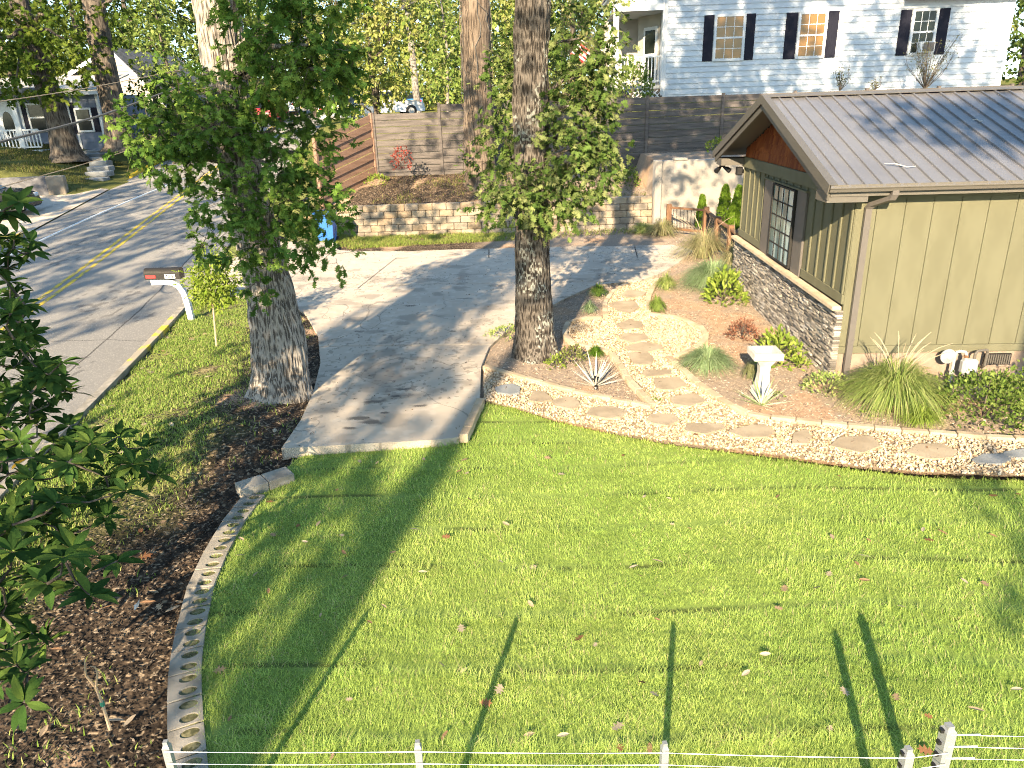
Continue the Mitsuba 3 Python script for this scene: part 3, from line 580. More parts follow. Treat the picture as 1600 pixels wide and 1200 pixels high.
for z in (2.2, .6): put('strap', gbox(.09, .19, -.096, -.09, z, z + .03), 'm_window_grey', GH)
cv = put('crawl_vent', gbox(2.13, 2.50, -.006, .031, .17, .335), 'm_dark', GH)
for i in range(11): put('louver', gbox(2.145 + i * .032, 2.158 + i * .032, -.016, -.0062, .18, .325), 'm_trim', cv)
put('vent_lip', gbox(2.11, 2.52, -.03, -.0005, .145, .168), 'm_foundation', cv)
# gas meter on the long wall
GM = thing('gas_meter', 'pale grey gas meter with round regulator and bent pipes on the green house wall', 'gas meter')
pts = []
put('meter_body', gbox(1.70, 1.92, -.26, -.12, .10, .33, ch=.035), 'm_white_dull', GM, smooth=False)
put('meter_face', gbox(1.76, 1.87, -.272, -.2595, .22, .29, ch=.006), 'm_white', GM)
put('dial', gbox(1.80, 1.86, -.272, -.2595, .13, .17), 'm_dark', GM)
put('pipe', Mesh().tube([G(1.60, -.17, -.05), G(1.60, -.17, .38), G(1.62, -.17, .43), G(1.68, -.17, .44), G(1.735, -.18, .43), G(1.75, -.19, .39), G(1.75, -.19, .33)], .022, 10), 'm_white_dull', GM)
put('pipe', Mesh().tube([G(1.87, -.19, .33), G(1.87, -.19, .40), G(1.90, -.18, .44), G(1.98, -.16, .445), G(2.06, -.13, .44), G(2.08, -.12, .40), G(2.08, -.11, .2), G(2.08, -.06, .15), G(2.08, .03, .15)], .02, 10), 'm_trim', GM)
put('nut', Mesh().lathe([[0, 0], [.033, 0], [.033, .04], [0, .04]], G(1.75, -.19, .35), 8), 'm_wood_rail', GM)
put('valve', Mesh().lathe([[0, 0], [.035, 0], [.035, .06], [0, .06]], G(1.60, -.17, .09), 8), 'm_white_dull', GM)
axm = np.array([GF[1], np.array([0, 0, 1.]), -GF[2]])
put('regulator', Mesh().lathe([[0, -.03], [.07, -.03], [.105, -.012], [.108, .012], [.07, .03], [.04, .05], [.03, .06], [0, .06]], G(1.50, -.18, .37), 22, axm), 'm_white_dull', GM, smooth=40)
put('pipe', Mesh().tube([G(1.5, -.17, .37), G(1.6, -.17, .37)], .02, 8), 'm_white_dull', GM)
FL = thing('floodlight', 'small black twin floodlight under the far eave corner of the green house', 'lamp')
p = G(-.42, 6.28, 2.60); put('bracket', Mesh().obox(p - [0, 0, .03], [1, 0, 0], [0, 1, 0], [0, 0, 1], .05, .05, .03), 'm_black', FL)
for s in (-1, 1): put('lamp_head', Mesh().tube([p + [s * .03, 0, -.06], p + [s * .10, -.05, -.10], p + [s * .15, -.09, -.14]], [.02, .05, .055], 10), 'm_black', FL)
CB = thing('wall_speaker', 'small black box fixed at the back corner of the green house', 'speaker')
put('case', gbox(-.16, -.03, 6.02, 6.16, 2.38, 2.55, ch=.015), 'm_black', CB); put('bracket', gbox(-.03, .05, 5.97, 6.08, 2.42, 2.5), 'm_black', CB)
for (u, q, a) in ((.35, 3.05, .3), (2.2, 1.5, 1.3)):
    k = thing('fallen_twig', 'pale curled twig lying near the roof edge of the green house' if u < 1 else 'small pale twig lying midway up the metal roof', 'twig'); top, d, nrm, L = slope_frame(-1)
    b = top + GF[1] * u + d * q + nrm * .036; s = .28 if u < 1 else .1
    put('stem', Mesh().tube([b, b + (GF[1] * .5 + d * .25) * s * .8 + nrm * .02, b + (GF[1] * 1.1 + d * .6) * s * .8, b + (GF[1] * 1.9 + d * .6) * s * .7], [.004, .007, .007, .004], 5), 'm_white_dull', k)

# ---------------------------------------------------------------- rendered garden wall and rail beside the house
BW = thing('rendered_wall', 'cream rendered garden wall behind the green house', 'garden wall')
put('wall', Mesh().box(5.0, 9.5, 24.5, 24.72, -.15, 2.11, ch=.02), 'm_cream_wall', BW); put('pier', Mesh().box(4.80, 5.02, 24.3, 24.75, -.15, 2.13, ch=.02), 'm_cream_wall', BW)
put('coping', Mesh().box(5.42, 5.85, 24.46, 24.74, 2.112, 2.18, ch=.01), 'm_cream_wall', BW)
RL = thing('wooden_rail', 'brown timber rail with black balusters between the driveway and the green house', 'railing')
rp = [at(1044, 358, 23.3), at(1101, 372, 22.4), at(1119, 390, 20.4), at(1139, 404, 18.9), at(1152, 420, 17.8)]
rp = [np.array([p[0], p[1], 0.]) for p in rp]
for p in rp: put('post', Mesh().box(p[0] - .075, p[0] + .075, p[1] - .075, p[1] + .075, -.1, .90, ch=.008), 'm_wood_rail', RL)
for a, b in zip(rp[:-1], rp[1:]):
    d = unit(b - a); s = np.array([-d[1], d[0], 0]); L = np.linalg.norm(b - a); c = (a + b) / 2
    put('top_rail', Mesh().obox(c + [0, 0, .80], d, s, [0, 0, 1], L / 2 - .058, .045, .03, .006), 'm_wood_rail', RL)
    put('bottom_rail', Mesh().obox(c + [0, 0, .16], d, s, [0, 0, 1], L / 2 - .058, .03, .035, .006), 'm_wood_rail', RL)
    for t in np.arange(.16, L - .1, .125): q_ = a + d * t; put('baluster', Mesh().tube([q_ + [0, 0, .18], q_ + [0, 0, .79]], .009, 6), 'm_black', RL)

# ---------------------------------------------------------------- dark slatted fence and its brown return
def fence_run(k, xs, yf, zb, zt, nbd, mname, post='m_fence', off=.010):
    for i, (a, b) in enumerate(zip(xs[:-1], xs[1:])):
        pa, pb = np.array([a, yf(a), 0]), np.array([b, yf(b), 0]); d = unit(pb - pa); s = np.array([d[1], -d[0], 0]); L = np.linalg.norm(pb - pa)
        za0, za1 = (zt(a, i)[0] - zb(a)), (zt(b, i)[1] - zb(b))
        for j in range(nbd):
            t0, t1 = j / nbd, (j + 1) / nbd; g = .020
            A = pa + d * .05; B = pb - d * .05
            q = [A + [0, 0, zb(a) + za0 * t0 + g / 2], B + [0, 0, zb(b) + za1 * t0 + g / 2], B + [0, 0, zb(b) + za1 * t1 - g / 2], A + [0, 0, zb(a) + za0 * t1 - g / 2]]
            put('board', poly3([p_ + s * (.004 + off * (j % 2) + .005 * rng.random()) for p_ in q], -s * .028), mname, k)
        tops = max(zt(a, i)[0], zt(a, max(i - 1, 0))[1])
        put('post', Mesh().obox([a, yf(a), (zb(a) - .2 + tops + .05) / 2], d, s, [0, 0, 1], .05, .06, (tops + .05 - zb(a) + .2) / 2, .006), post, k)
    a = xs[-1]; put('post', Mesh().obox([a, yf(a), (zb(a) - .2 + zt(a, len(xs) - 2)[1] + .05) / 2], d, s, [0, 0, 1], .05, .06, (zt(a, len(xs) - 2)[1] + .25 - zb(a)) / 2, .006), post, k)
DF = thing('slatted_fence', 'tall dark brown fence of horizontal boards on the bank above the block wall', 'fence')
fence_run(DF, [-4.65, -2.28, .2, 2.68, 5.15, 7.85, 10.4, 12.95, 15.5, 18.1], lambda x: 28.0, lambda x: 1.53 + .3 * float(smoothnp(2, 7, x)), lambda x, i: ((3.78, 3.78) if i == 0 else (4.04, 4.04)), 10, 'm_fence')
BF = thing('slatted_fence', 'short reddish brown fence of racked boards at the left corner of the dark fence', 'fence')
e0, e1 = np.array([-6.15, 25.2]), np.array([-4.72, 27.95])
fence_run(BF, [e0[0], e1[0]], lambda x: float(np.interp(x, [e0[0], e1[0]], [e0[1], e1[1]])), lambda x: float(np.interp(x, [e0[0], e1[0]], [.95, 1.5])), lambda x, i: (float(np.interp(x, [e0[0], e1[0]], [3.08, 3.76])),) * 2, 9, 'm_fence_brown', 'm_fence_brown', .04)

# ---------------------------------------------------------------- white house on the hill
WH = thing('white_house', 'white clapboard house with navy shutters standing on the rise behind the fence', 'house')
w0 = at(945, 148, 32); WF = (np.array([w0[0], w0[1], 0]), np.array([.9986, -.0528, 0]), np.array([.0528, .9986, 0]))
def wbox(*a, ch=0.0): return Mesh().box(*a, fr=WF, ch=ch)
def Wp(u, v, z): return WF[0] + WF[1] * u + WF[2] * v + np.array([0, 0, z])
U0, U1, WZ0, WZ1 = 2.3, 15.55, 3.8, 8.3
put('wall', wbox(U0 + .03, U1 - .03, .03, 8, 3.4, WZ1), 'm_siding_white', WH)
z = WZ0 + .12
while z < WZ1:
    p_ = [Wp(U0 + .10, -.040, z), Wp(U1 - .1, -.040, z), Wp(U1 - .1, .0, z + .208), Wp(U0 + .10, .0, z + .208)]
    put('clapboard', poly3(p_, WF[2] * .028), 'm_siding_white', WH); z += .2
put('corner_board', wbox(U0 - .0, U0 + .10, -.03, .10, WZ0, WZ1), 'm_white', WH); put('corner_board', wbox(U1 - .1, U1, -.03, .10, WZ0, WZ1), 'm_white', WH)
put('base_board', wbox(U0, U1, -.035, -.0005, WZ0 - .1, WZ0 + .118), 'm_white', WH); put('foundation', wbox(U0, U1, .005, .03, 3.3, 3.9), 'm_foundation', WH)
def sash_window(u0, u1, z0, z1, pane, parent=WH, bx=wbox, v=0.0, cols=3, rows=2, fw=.10):
    w = put('window', bx(u0, u1, v - .05, v - .024, z0, z1), 'm_white', parent)
    for a in ((u0, u0 + fw, z0, z1), (u1 - fw, u1, z0, z1)): put('frame', bx(a[0], a[1], v - .085, v - .051, a[2], a[3], ch=.008), 'm_white', w)
    for a in ((z0, z0 + fw), (z1 - fw, z1)): put('frame', bx(u0 + fw + .001, u1 - fw - .001, v - .088, v - .051, a[0], a[1], ch=.008), 'm_white', w)
    zm = (z0 + z1) / 2; put('meeting_rail', bx(u0 + fw, u1 - fw, v - .08, v - .051, zm - .03, zm + .03), 'm_white', w)
    for a, b in ((z0 + fw, zm - .03), (zm + .03, z1 - fw)):
        cw = (u1 - u0 - 2 * fw) / cols; rh = (b - a) / rows
        for i in range(cols):
            for j in range(rows): put('pane', bx(u0 + fw + i * cw + .008, u0 + fw + (i + 1) * cw - .008, v - .058, v - .0505, a + j * rh + .008, a + (j + 1) * rh - .008), pane, w)
        if cols > 1:
            for i in range(1, cols): put('muntin', bx(u0 + fw + i * cw - .011, u0 + fw + i * cw + .011, v - .069, v - .051, a, b), 'm_white', w)
        if rows > 1:
            for j in range(1, rows): put('muntin', bx(u0 + fw + .001, u1 - fw - .001, v - .066, v - .051, a + j * rh - .011, a + j * rh + .011), 'm_white', w)
    return w
for (s0, s1, f0, f1, t0, t1, z0, z1, pane) in ((3.82, 4.20, 4.22, 5.43, 5.45, 5.80, 5.28, 6.97, 'm_pane_amber'), (6.97, 7.42, 7.44, 8.56, 8.58, 8.98, 5.26, 6.95, 'm_pane_amber'), (11.31, 11.73, 11.75, 12.74, 12.76, 13.16, 5.24, 6.90, 'm_pane_dark')):
    sash_window(f0, f1, z0, z1, pane)
    for a, b in ((s0, s1), (t0, t1)):
        sh = put('shutter', wbox(a, b, -.055, -.0235, z0 + .02, z1 - .02, ch=.008), 'm_navy', WH)
        for zz in np.arange(z0 + .1, z1 - .12, .065): put('slat', wbox(a + .05, b - .05, -.062, -.0555, zz, zz + .04), 'm_navy', sh)
ac = put('air_conditioner', wbox(12.05, 12.62, -.40, -.089, 5.32, 5.72, ch=.02), 'm_white', WH)
put('grille', wbox(12.17, 12.58, -.41, -.4005, 5.36, 5.68), 'm_window_grey', ac)
put('soffit', wbox(11.35, U1 + .25, -.45, -.035, 7.22, 7.26), 'm_white', WH); put('fascia', wbox(11.3, U1 + .3, -.50, -.4505, 7.18, 7.36), 'm_white', WH)
put('eave_roof', poly3([Wp(11.25, -.55, 7.37), Wp(U1 + .35, -.55, 7.37), Wp(U1 + .35, -.03, 7.55), Wp(11.25, -.03, 7.55)], [0, 0, .05]), 'm_roof_shingle', WH)
put('roof', poly3([Wp(U0 - .4, -.4, WZ1), Wp(U0 - .4, 8.4, WZ1), Wp(U0 - .4, 4, WZ1 + 2.4)], WF[1] * (U1 - U0 + .8)), 'm_roof_shingle', WH)
# porch at its left end
put('porch_floor', wbox(.2, U0 - .001, .0, 3.2, 4.36, 4.5), 'm_white_dull', WH)
put('porch_skirt', wbox(.25, U0 - .002, .06, .1, 3.6, 4.355), 'm_window_grey', WH)
put('porch_beam', wbox(.32, U0 - .002, -.02, .14, 7.2, 7.78), 'm_siding_white', WH)
for zz in (7.36, 7.54): put('beam_board', wbox(.322, U0 - .003, -.032, -.0205, zz, zz + .17), 'm_siding_white', WH)
put('porch_ceiling', wbox(.32, U0 - .002, .141, 3.2, 7.2, 7.24), 'm_white_dull', WH)
put('porch_post', wbox(.36, .52, -.015, .14, 4.5, 7.199, ch=.01), 'm_white', WH); put('porch_post', wbox(.36, .5, 3.0, 3.14, 4.5, 7.199, ch=.01), 'm_white', WH)
rl = put('porch_railing', wbox(.521, U0 - .003, .03, .10, 5.52, 5.585), 'm_white', WH); put('bottom_rail', wbox(.521, U0 - .003, .035, .095, 4.62, 4.67), 'm_white', rl)
for u in np.arange(.62, U0 - .05, .135): put('baluster', wbox(u, u + .04, .045, .085, 4.671, 5.519), 'm_white', rl)
put('porch_wall', wbox(.2, U0, 3.2, 3.3, 4.3, 7.25), 'm_siding_cream', WH)
put('bay_wall', poly3([Wp(U0, 1.2, 4.5), Wp(1.55, 2.3, 4.5), Wp(1.55, 2.3, 7.2), Wp(U0, 1.2, 7.2)], WF[2] * .08), 'm_siding_cream', WH)
bd = unit(Wp(1.55, 2.3, 0) - Wp(U0, 1.2, 0)); bn = np.array([-bd[1], bd[0], 0]); bn = bn if bn[1] < 0 else -bn
def bbox(a, b, o, z0, z1): c = Wp(U0, 1.2, 0) + bd * (a + b) / 2 + bn * o; return Mesh().obox(c + [0, 0, (z0 + z1) / 2], bd, bn, [0, 0, 1], (b - a) / 2, .02, (z1 - z0) / 2)
dw = put('porch_door', bbox(.12, .95, .02, 4.5, 6.75), 'm_white', WH)
put('pane', bbox(.24, .83, .04, 5.75, 6.62), 'm_pane_dark', dw); put('pane', bbox(.24, .83, .04, 4.65, 5.6), 'm_pane_dark', dw)
put('gutter', Mesh().tube([Wp(.18, -.1, 7.72), Wp(.12, 3.4, 7.72)], .075, 8), 'm_white', WH)
put('downspout', Mesh().tube([Wp(.2, -.06, 7.68), Wp(.22, -.06, 7.5), Wp(.30, -.06, 7.35), Wp(.34, -.06, 7.2), Wp(.34, -.06, 4.5)], .045, 8), 'm_white', WH)
put('downspout', Mesh().tube([Wp(2.16, -.10, 7.95), Wp(2.2, -.09, 7.75), Wp(2.245, -.08, 7.6), Wp(2.25, -.08, 4.1)], .045, 8), 'm_white', WH)
put('porch_roof', poly3([Wp(.05, -.2, 7.78), Wp(.05, 3.4, 7.78), Wp(1.2, 3.4, 8.3), Wp(1.2, -.2, 8.3)], [0, 0, .06]), 'm_roof_shingle', WH)
for i in range(6): put('lattice', Mesh().obox(Wp(1.1 + i * .2, -.0, 4.1), unit(WF[1] + [0, 0, 1]), WF[2], unit(-WF[1] + [0, 0, 1.]), .3, .012, .02), 'm_white', WH); put('lattice', Mesh().obox(Wp(1.1 + i * .2, -.03, 4.1), unit(WF[1] - [0, 0, 1]), WF[2], unit(WF[1] + [0, 0, 1.]), .3, .012, .02), 'm_white', WH)
FG = thing('flag', 'small red and white striped flag on a pole by the white porch', 'flag')
fp = Wp(-.2, -.4, 5.0); ft = at(905, 66, fp[1]); fa = unit(np.array([.75, 0, -.55])); fb = unit(np.array([-.62, .1, -.72]))
put('pole', Mesh().tube([Wp(.36, -.02, 5.6), ft + [0, .01, .1]], .014, 6), 'm_white', FG)
for i in range(7):
    c = ft + fb * (i * .075); t = np.linspace(0, 1, 6); wob = np.sin(t * 5 + i * .2) * .05
    a = c[None] + fa * t[:, None] * .6 + np.array([0, 1., 0]) * wob[:, None]; V = np.vstack([a, a + fb * .075]); F = [[j, j + 1, 7 + j, 6 + j] for j in range(5)]
    put('stripe', Mesh().add(V, F), 'm_red' if i % 2 == 0 else 'm_white', FG)

# ---------------------------------------------------------------- blue house across the road, cream gable behind it
BH = thing('blue_house', 'slate blue cottage with white porch across the road at the far left', 'house')
YB = 39.0
def bb(px0, px1, py0, py1, dy0, dy1, yb=YB):
    p0, p1 = at(px0, py1, yb + (dy0 + dy1) / 2), at(px1, py0, yb + (dy0 + dy1) / 2); return Mesh().box(p0[0], p1[0], yb + dy0, yb + dy1, p0[2], p1[2])
cx = at(165, 215, YB)[0]; xl = cx - 9.5; zb_, zt_ = 2.45, 5.05
put('wall', Mesh().box(xl, cx, YB, YB + 5, 1.8, zt_), 'm_siding_blue', BH)
z = zb_
while z < zt_ - .05:
    put('clapboard', poly3([[xl, YB - .03, z], [cx - .09, YB - .03, z], [cx - .09, YB - .004, z + .185], [xl, YB - .004, z + .185]], [0, .003, 0]), 'm_siding_blue', BH); z += .18
put('corner_board', Mesh().box(cx - .09, cx + .03, YB - .045, YB + .1, zb_, zt_), 'm_white', BH)
xt = at(120, 195, YB)[0]; put('corner_board', Mesh().box(xt - .05, xt + .06, YB - .05, YB - .031, zb_, zt_), 'm_white', BH)
put('fascia', Mesh().box(xl, cx + .35, YB - .5, YB - .4, zt_ - .02, zt_ + .16), 'm_white', BH); put('soffit', Mesh().box(xl, cx + .3, YB - .399, YB, zt_ - .01, zt_ + .03), 'm_white', BH)
put('roof', poly3([[xl, YB - .55, zt_ + .17], [cx + .4, YB - .55, zt_ + .17], [cx + .4, YB + 3, zt_ + .95], [xl, YB + 3, zt_ + .95]], [0, 0, .06]), 'm_siding_cream', BH)
def bwin(pxa, pxb, pya, pyb, sh):
    a, b = at(pxa, pyb, YB - .05), at(pxb, pya, YB - .05); f = lambda *q, ch=0: Mesh().box(q[0], q[1], YB + q[2] - .0, YB + q[3], q[4], q[5], ch=ch)
    sash_window(a[0], b[0], a[2], b[2], 'm_pane_dark', BH, f, -.0, 1, 1, .09)
    for x in sh: put('shutter', Mesh().box(x, x + .42, YB - .06, YB - .031, a[2], b[2]), 'm_navy', BH)
bwin(123, 141, 168, 207, [at(142, 190, YB)[0] + .0]); bwin(50, 73, 160, 207, [at(50, 185, YB)[0] - .46]); bwin(90, 106, 160, 210, [at(106, 185, YB)[0] + .02])
# porch
yp = YB - 1.9; pA, pB = at(-40, 238, yp), at(66, 234, yp); zf = pB[2]
put('porch_floor', Mesh().box(pA[0], pB[0], yp - .1, YB, zf - .22, zf), 'm_white', BH); put('porch_base', Mesh().box(pA[0], pB[0] - .1, yp, YB - .01, zf - 1.1, zf - .221), 'm_siding_blue', BH)
pp = at(38, 235, yp)[0]; put('porch_post', Mesh().box(pp - .11, pp + .11, yp, yp + .22, zf + .001, zf + 2.5, ch=.02), 'm_white', BH)
put('porch_roof', Mesh().box(pA[0], pB[0] + .3, yp - .4, YB - .6, zf + 2.505, zf + 2.75), 'm_roof_shingle', BH)
rl = put('porch_railing', Mesh().box(pA[0], pB[0], yp + .03, yp + .09, zf + .88, zf + .95), 'm_white', BH); put('bottom_rail', Mesh().box(pA[0], pB[0], yp + .03, yp + .09, zf + .1, zf + .16), 'm_white', rl)
for x in np.arange(pA[0], pB[0], .17):
    if abs(x - pp) > .14: put('baluster', Mesh().box(x, x + .05, yp + .035, yp + .085, zf + .161, zf + .879), 'm_white', rl)
dr_ = put('front_door', bb(5, 30, 158, 232, -.09, -.032), 'm_white', BH)
a = at(14, 195, YB - .1); put('oval_glass', Mesh().add(*(lambda t: (np.vstack([[a[0], YB - .094, a[2]], np.column_stack([a[0] + .27 * np.cos(t), np.full(20, YB - .094), a[2] + .62 * np.sin(t)])]), [[0, 1 + i, 1 + (i + 1) % 20] for i in range(20)]))(np.arange(20) * np.pi / 10)), 'm_pane_dark', dr_)
CH = thing('cream_house', 'cream sided gable of a house rising behind the blue cottage', 'house')
YC = 46.0; ap = at(176, 78, YC); lf = at(60, 152, YC); rt = at(262, 160, YC)
put('gable_wall', poly3([[lf[0], YC, 3.5], [rt[0], YC, 3.5], [rt[0], YC, rt[2]], [ap[0], YC, ap[2]], [lf[0], YC, lf[2]]], [0, .2, 0]), 'm_siding_cream', CH)
for z in np.arange(4.6, ap[2] - .4, .3):
    f = lambda zz, e_: e_[0] + (ap[0] - e_[0]) * np.clip((zz - e_[2]) / (ap[2] - e_[2]), 0, 1)
    put('clapboard', poly3([[f(z + .3, lf) + .05, YC - .04, z], [f(z + .3, rt) - .05, YC - .04, z], [f(z + .3, rt) - .05, YC - .004, z + .3], [f(z + .3, lf) + .05, YC - .004, z + .3]], [0, .003, 0]), 'm_siding_cream', CH)
for e_, s in ((lf, -1), (rt, 1)):
    a_, b_ = np.array(ap), np.array(e_) + (np.array(e_) - ap) * .06
    put('roof', poly3([a_ + [0, -.5, .03], b_ + [0, -.5, .03], b_ + [0, 9, .03], a_ + [0, 9, .03]], [0, 0, .12]), 'm_roof_shingle', CH)
    put('rake_board', poly3([a_ + [0, -.55, .12], b_ + [0, -.55, .12], b_ + [0, -.55, -.12], a_ + [0, -.55, -.12]], [0, .04, 0]), 'm_white', CH)
# low wall and steps before the blue house
LW = thing('low_wall', 'dark low retaining wall with a pale end pier across the road', 'retaining wall')
a, b = at(-60, 312, 29.8), at(100, 300, 30.6); d = unit((b - a) * [1, 1, 0]); L = np.linalg.norm((b - a)[:2]); c = (a + b) / 2
put('wall', Mesh().obox([c[0], c[1], 1.2], d, [-d[1], d[0], 0], [0, 0, 1], L / 2 - .5, .14, .66, .02), 'm_roof_shingle', LW)
put('pier', Mesh().obox([b[0] - .2, b[1], 1.25], d, [-d[1], d[0], 0], [0, 0, 1], .32, .2, .6, .03), 'm_block_c', LW)
ST = thing('stone_steps', 'grey stone slab steps climbing the grass to the blue house', 'steps')
for i, (x, y, wpx) in enumerate(((152, 278, 28), (155, 268, 34), (157, 260, 32), (157, 252, 26), (153, 246, 24), (149, 240, 22), (146, 235, 24))):
    Y = 33.2 + i * .75; p = at(x, y, Y); wd = wpx / 1150 * Y
    put('step', Mesh().obox([p[0], p[1], p[2] - .1], [1, 0, 0], [0, 1, 0], [0, 0, 1], wd / 2, .30, .11, .02), 'm_flag_grey', ST)

# ---------------------------------------------------------------- mailbox, bin, bird bath, lights, wire fence
def zg(x, y): return float(hground(np.array([x]), np.array([y]))[0])
MB = thing('mailbox', 'black mailbox numbered 734 on a curved white post by the road', 'mailbox')
b0 = gr(300, 500); mx = np.array([1., 0, 0]); bx_, by_ = b0[0], b0[1]; zb = -.03
crv = [[0, 0, zb], [-.02, 0, .35], [-.05, 0, .58], [-.12, 0, .72], [-.24, 0, .80], [-.42, 0, .82], [-.66, 0, .82]]
put('post', Mesh().add(*square_tube([b0 * [1, 1, 0] + np.array(c) for c in crv], .05, .055, [0, 1, 0])), 'm_white', MB)
L0, L1, zz0 = bx_ - .74, bx_ - .03, .885; hw, hh = .11, .12
sec = [(-hw, 0), (hw, 0), (hw, hh)] + [(hw * math.cos(t), hh + hw * .9 * math.sin(t)) for t in np.linspace(.25, math.pi - .25, 8)] + [(-hw, hh)]
k = len(sec); V = np.vstack([[[L0, by_ + y, zz0 + z] for y, z in sec], [[L1, by_ + y, zz0 + z] for y, z in sec]]); F = [[j, (j + 1) % k, k + (j + 1) % k, k + j] for j in range(k)] + [[0, k - 1 - i, k - 2 - i, 0] for i in range(k - 2)] + [[k, k + i + 1, k + i + 2, k] for i in range(k - 2)]
put('box', Mesh().add(V, F), 'm_dark', MB, smooth=30)
put('door', Mesh().add([[L0 - .004 if i < 0 else L1 + .004 + 0 * y, by_ + y * 1.03, zz0 - .003 + z * 1.02] for i, (y, z) in enumerate(sec)], [[0, i + 1, i + 2, 0] for i in range(k - 2)]), 'm_black', MB)
put('number_plate', Mesh().box(L1 - .30, L1 - .09, by_ - hw - .006, by_ - hw - .001, zz0 + .015, zz0 + .105), 'm_white', MB)
tx = meshkit.text_mesh('734', .065, .002, True); V = tx.vertices; V = V - [V[:, 0].mean(), V[:, 1].mean(), 0]
put('number', (np.column_stack([L1 - .195 + V[:, 0], by_ - hw - .007 - V[:, 2], zz0 + .06 + V[:, 1]]), tx.faces), 'm_black', MB)
put('signal_flag', Mesh().box(L0 + .03, L0 + .23, by_ - hw - .008, by_ - hw - .001, zz0 + .03, zz0 + .095, ch=.003), 'm_red', MB)

BN = thing('wheelie_bin', 'blue wheeled bin half hidden by oak leaves by the block wall', 'bin')
p = gr(511, 386); px_, py_ = p[0] - .02, p[1] + .3
def taper(w0, d0, w1, d1, z0, z1, cx_, cy_): return Mesh().add([[cx_ + sx * (w1 if k else w0) / 2, cy_ + sy * (d1 if k else d0) / 2, z1 if k else z0] for k in (0, 1) for sx, sy in ((-1, -1), (1, -1), (1, 1), (-1, 1))], [[0, 3, 2, 1], [4, 5, 6, 7], [0, 1, 5, 4], [1, 2, 6, 5], [2, 3, 7, 6], [3, 0, 4, 7]])
put('body', taper(.44, .48, .58, .66, .08, .98, px_, py_), 'm_blue_plastic', BN); put('lid', Mesh().box(px_ - .31, px_ + .31, py_ - .36, py_ + .36, .981, 1.05, ch=.025), 'm_blue_plastic', BN)
put('handle', Mesh().tube([[px_ - .25, py_ + .4, .98], [px_ + .25, py_ + .4, .98]], .02, 8), 'm_blue_plastic', BN)
for s in (-1, 1): put('wheel', Mesh().lathe([[0, -.03], [.12, -.03], [.12, .03], [0, .03]], [px_ + s * .25, py_ + .26, .12], 16, np.array([[0, 1., 0], [0, 0, 1.], [1., 0, 0]])), 'm_black', BN)
UB = thing('utility_box', 'small brown box with a dark face set against the left end of the block wall', 'box')
p = gr(543, 369); put('case', Mesh().box(p[0] - .2, p[0] + .2, p[1] - .1, p[1] + .25, -.05, .42, ch=.02), 'm_block_c', UB); put('face', Mesh().box(p[0] - .15, p[0] + .16, p[1] - .108, p[1] - .101, .05, .36), 'm_foundation', UB)

BB = thing('bird_bath', 'white stone bird bath with square basin in the mulch bed', 'bird bath')
p = gr(1190, 611); bx_, by_ = p[0], p[1]
def sq_loft(prof, c, yaw=0.0):
    ca, sa = math.cos(yaw), math.sin(yaw); V = []
    for hw, hd, z in prof:
        for sx, sy in ((-1, -1), (1, -1), (1, 1), (-1, 1)): x, y = sx * hw, sy * hd; V.append([c[0] + x * ca - y * sa, c[1] + x * sa + y * ca, z])
    F = [[i * 4 + j, i * 4 + (j + 1) % 4, (i + 1) * 4 + (j + 1) % 4, (i + 1) * 4 + j] for i in range(len(prof) - 1) for j in range(4)]; n = 4 * (len(prof) - 1)
    return Mesh().add(V, F + [[0, 3, 2, 1], [n, n + 1, n + 2, n + 3]])
put('pedestal', sq_loft([(.12, .12, -.05), (.12, .12, .05), (.095, .095, .07), (.075, .075, .2), (.068, .068, .30), (.075, .075, .40), (.115, .115, .47), (.13, .13, .50)], (bx_, by_), -.05), 'm_birdbath', BB)
put('basin', sq_loft([(.16, .16, .501), (.20, .20, .525), (.20, .20, .615), (.195, .195, .62), (.155, .155, .62), (.15, .15, .612), (.115, .115, .545), (.0, .0, .54)], (bx_, by_), -.05), 'm_birdbath', BB)
GL = thing('path_light', 'small black garden light in front of the pale yucca', 'garden light')
p = gr(931, 606); put('stake', Mesh().tube([[p[0], p[1], -.05], [p[0], p[1], .10]], .022, 8), 'm_black', GL); put('hood', Mesh().lathe([[.0, .19], [.02, .185], [.062, .15], [.062, .14], [.03, .135], [.03, .10], [0, .10]], [p[0], p[1], 0], 14), 'm_black', GL)

# wire fence at the near edge of the lawn
WFN = thing('wire_fence', 'low wire fence with slim pale grey posts at the near edge of the lawn', 'fence')
def post_at(px, py, Y, wdt, zt):
    p = at(px, py, Y); zb = float(zlawn(p[0], p[1])) - .05; h = p[2]
    put('post', sq_loft([(wdt, wdt, zb), (wdt, wdt, h - .035), (wdt * .62, wdt * .62, h - .02), (wdt * .62, wdt * .62, h)], p[:2], .1), 'm_post', WFN)
    return p, zb
YF = 3.0
fp_ = [post_at(258, 1158, YF, .019, 0), post_at(652, 1158, YF, .019, 0), post_at(1039, 1160, YF, .019, 0), post_at(1420, 1168, YF - .03, .025, 0)]
hook = [((fp_[0][0], fp_[3][0]))]
pc, zc = post_at(1484, 1132, YF + .08, .03, 0)
for p_, zb in [(fp_[3][0], fp_[3][1]), (pc, zc)]:
    for i in range(5): put('hook', Mesh().box(p_[0] - .036 - .012 * (p_ is pc), p_[0] - .018 - .008 * (p_ is pc), p_[1] - .012, p_[1] + .012, p_[2] - .05 - .085 * i, p_[2] - .03 - .085 * i), 'm_black', WFN)
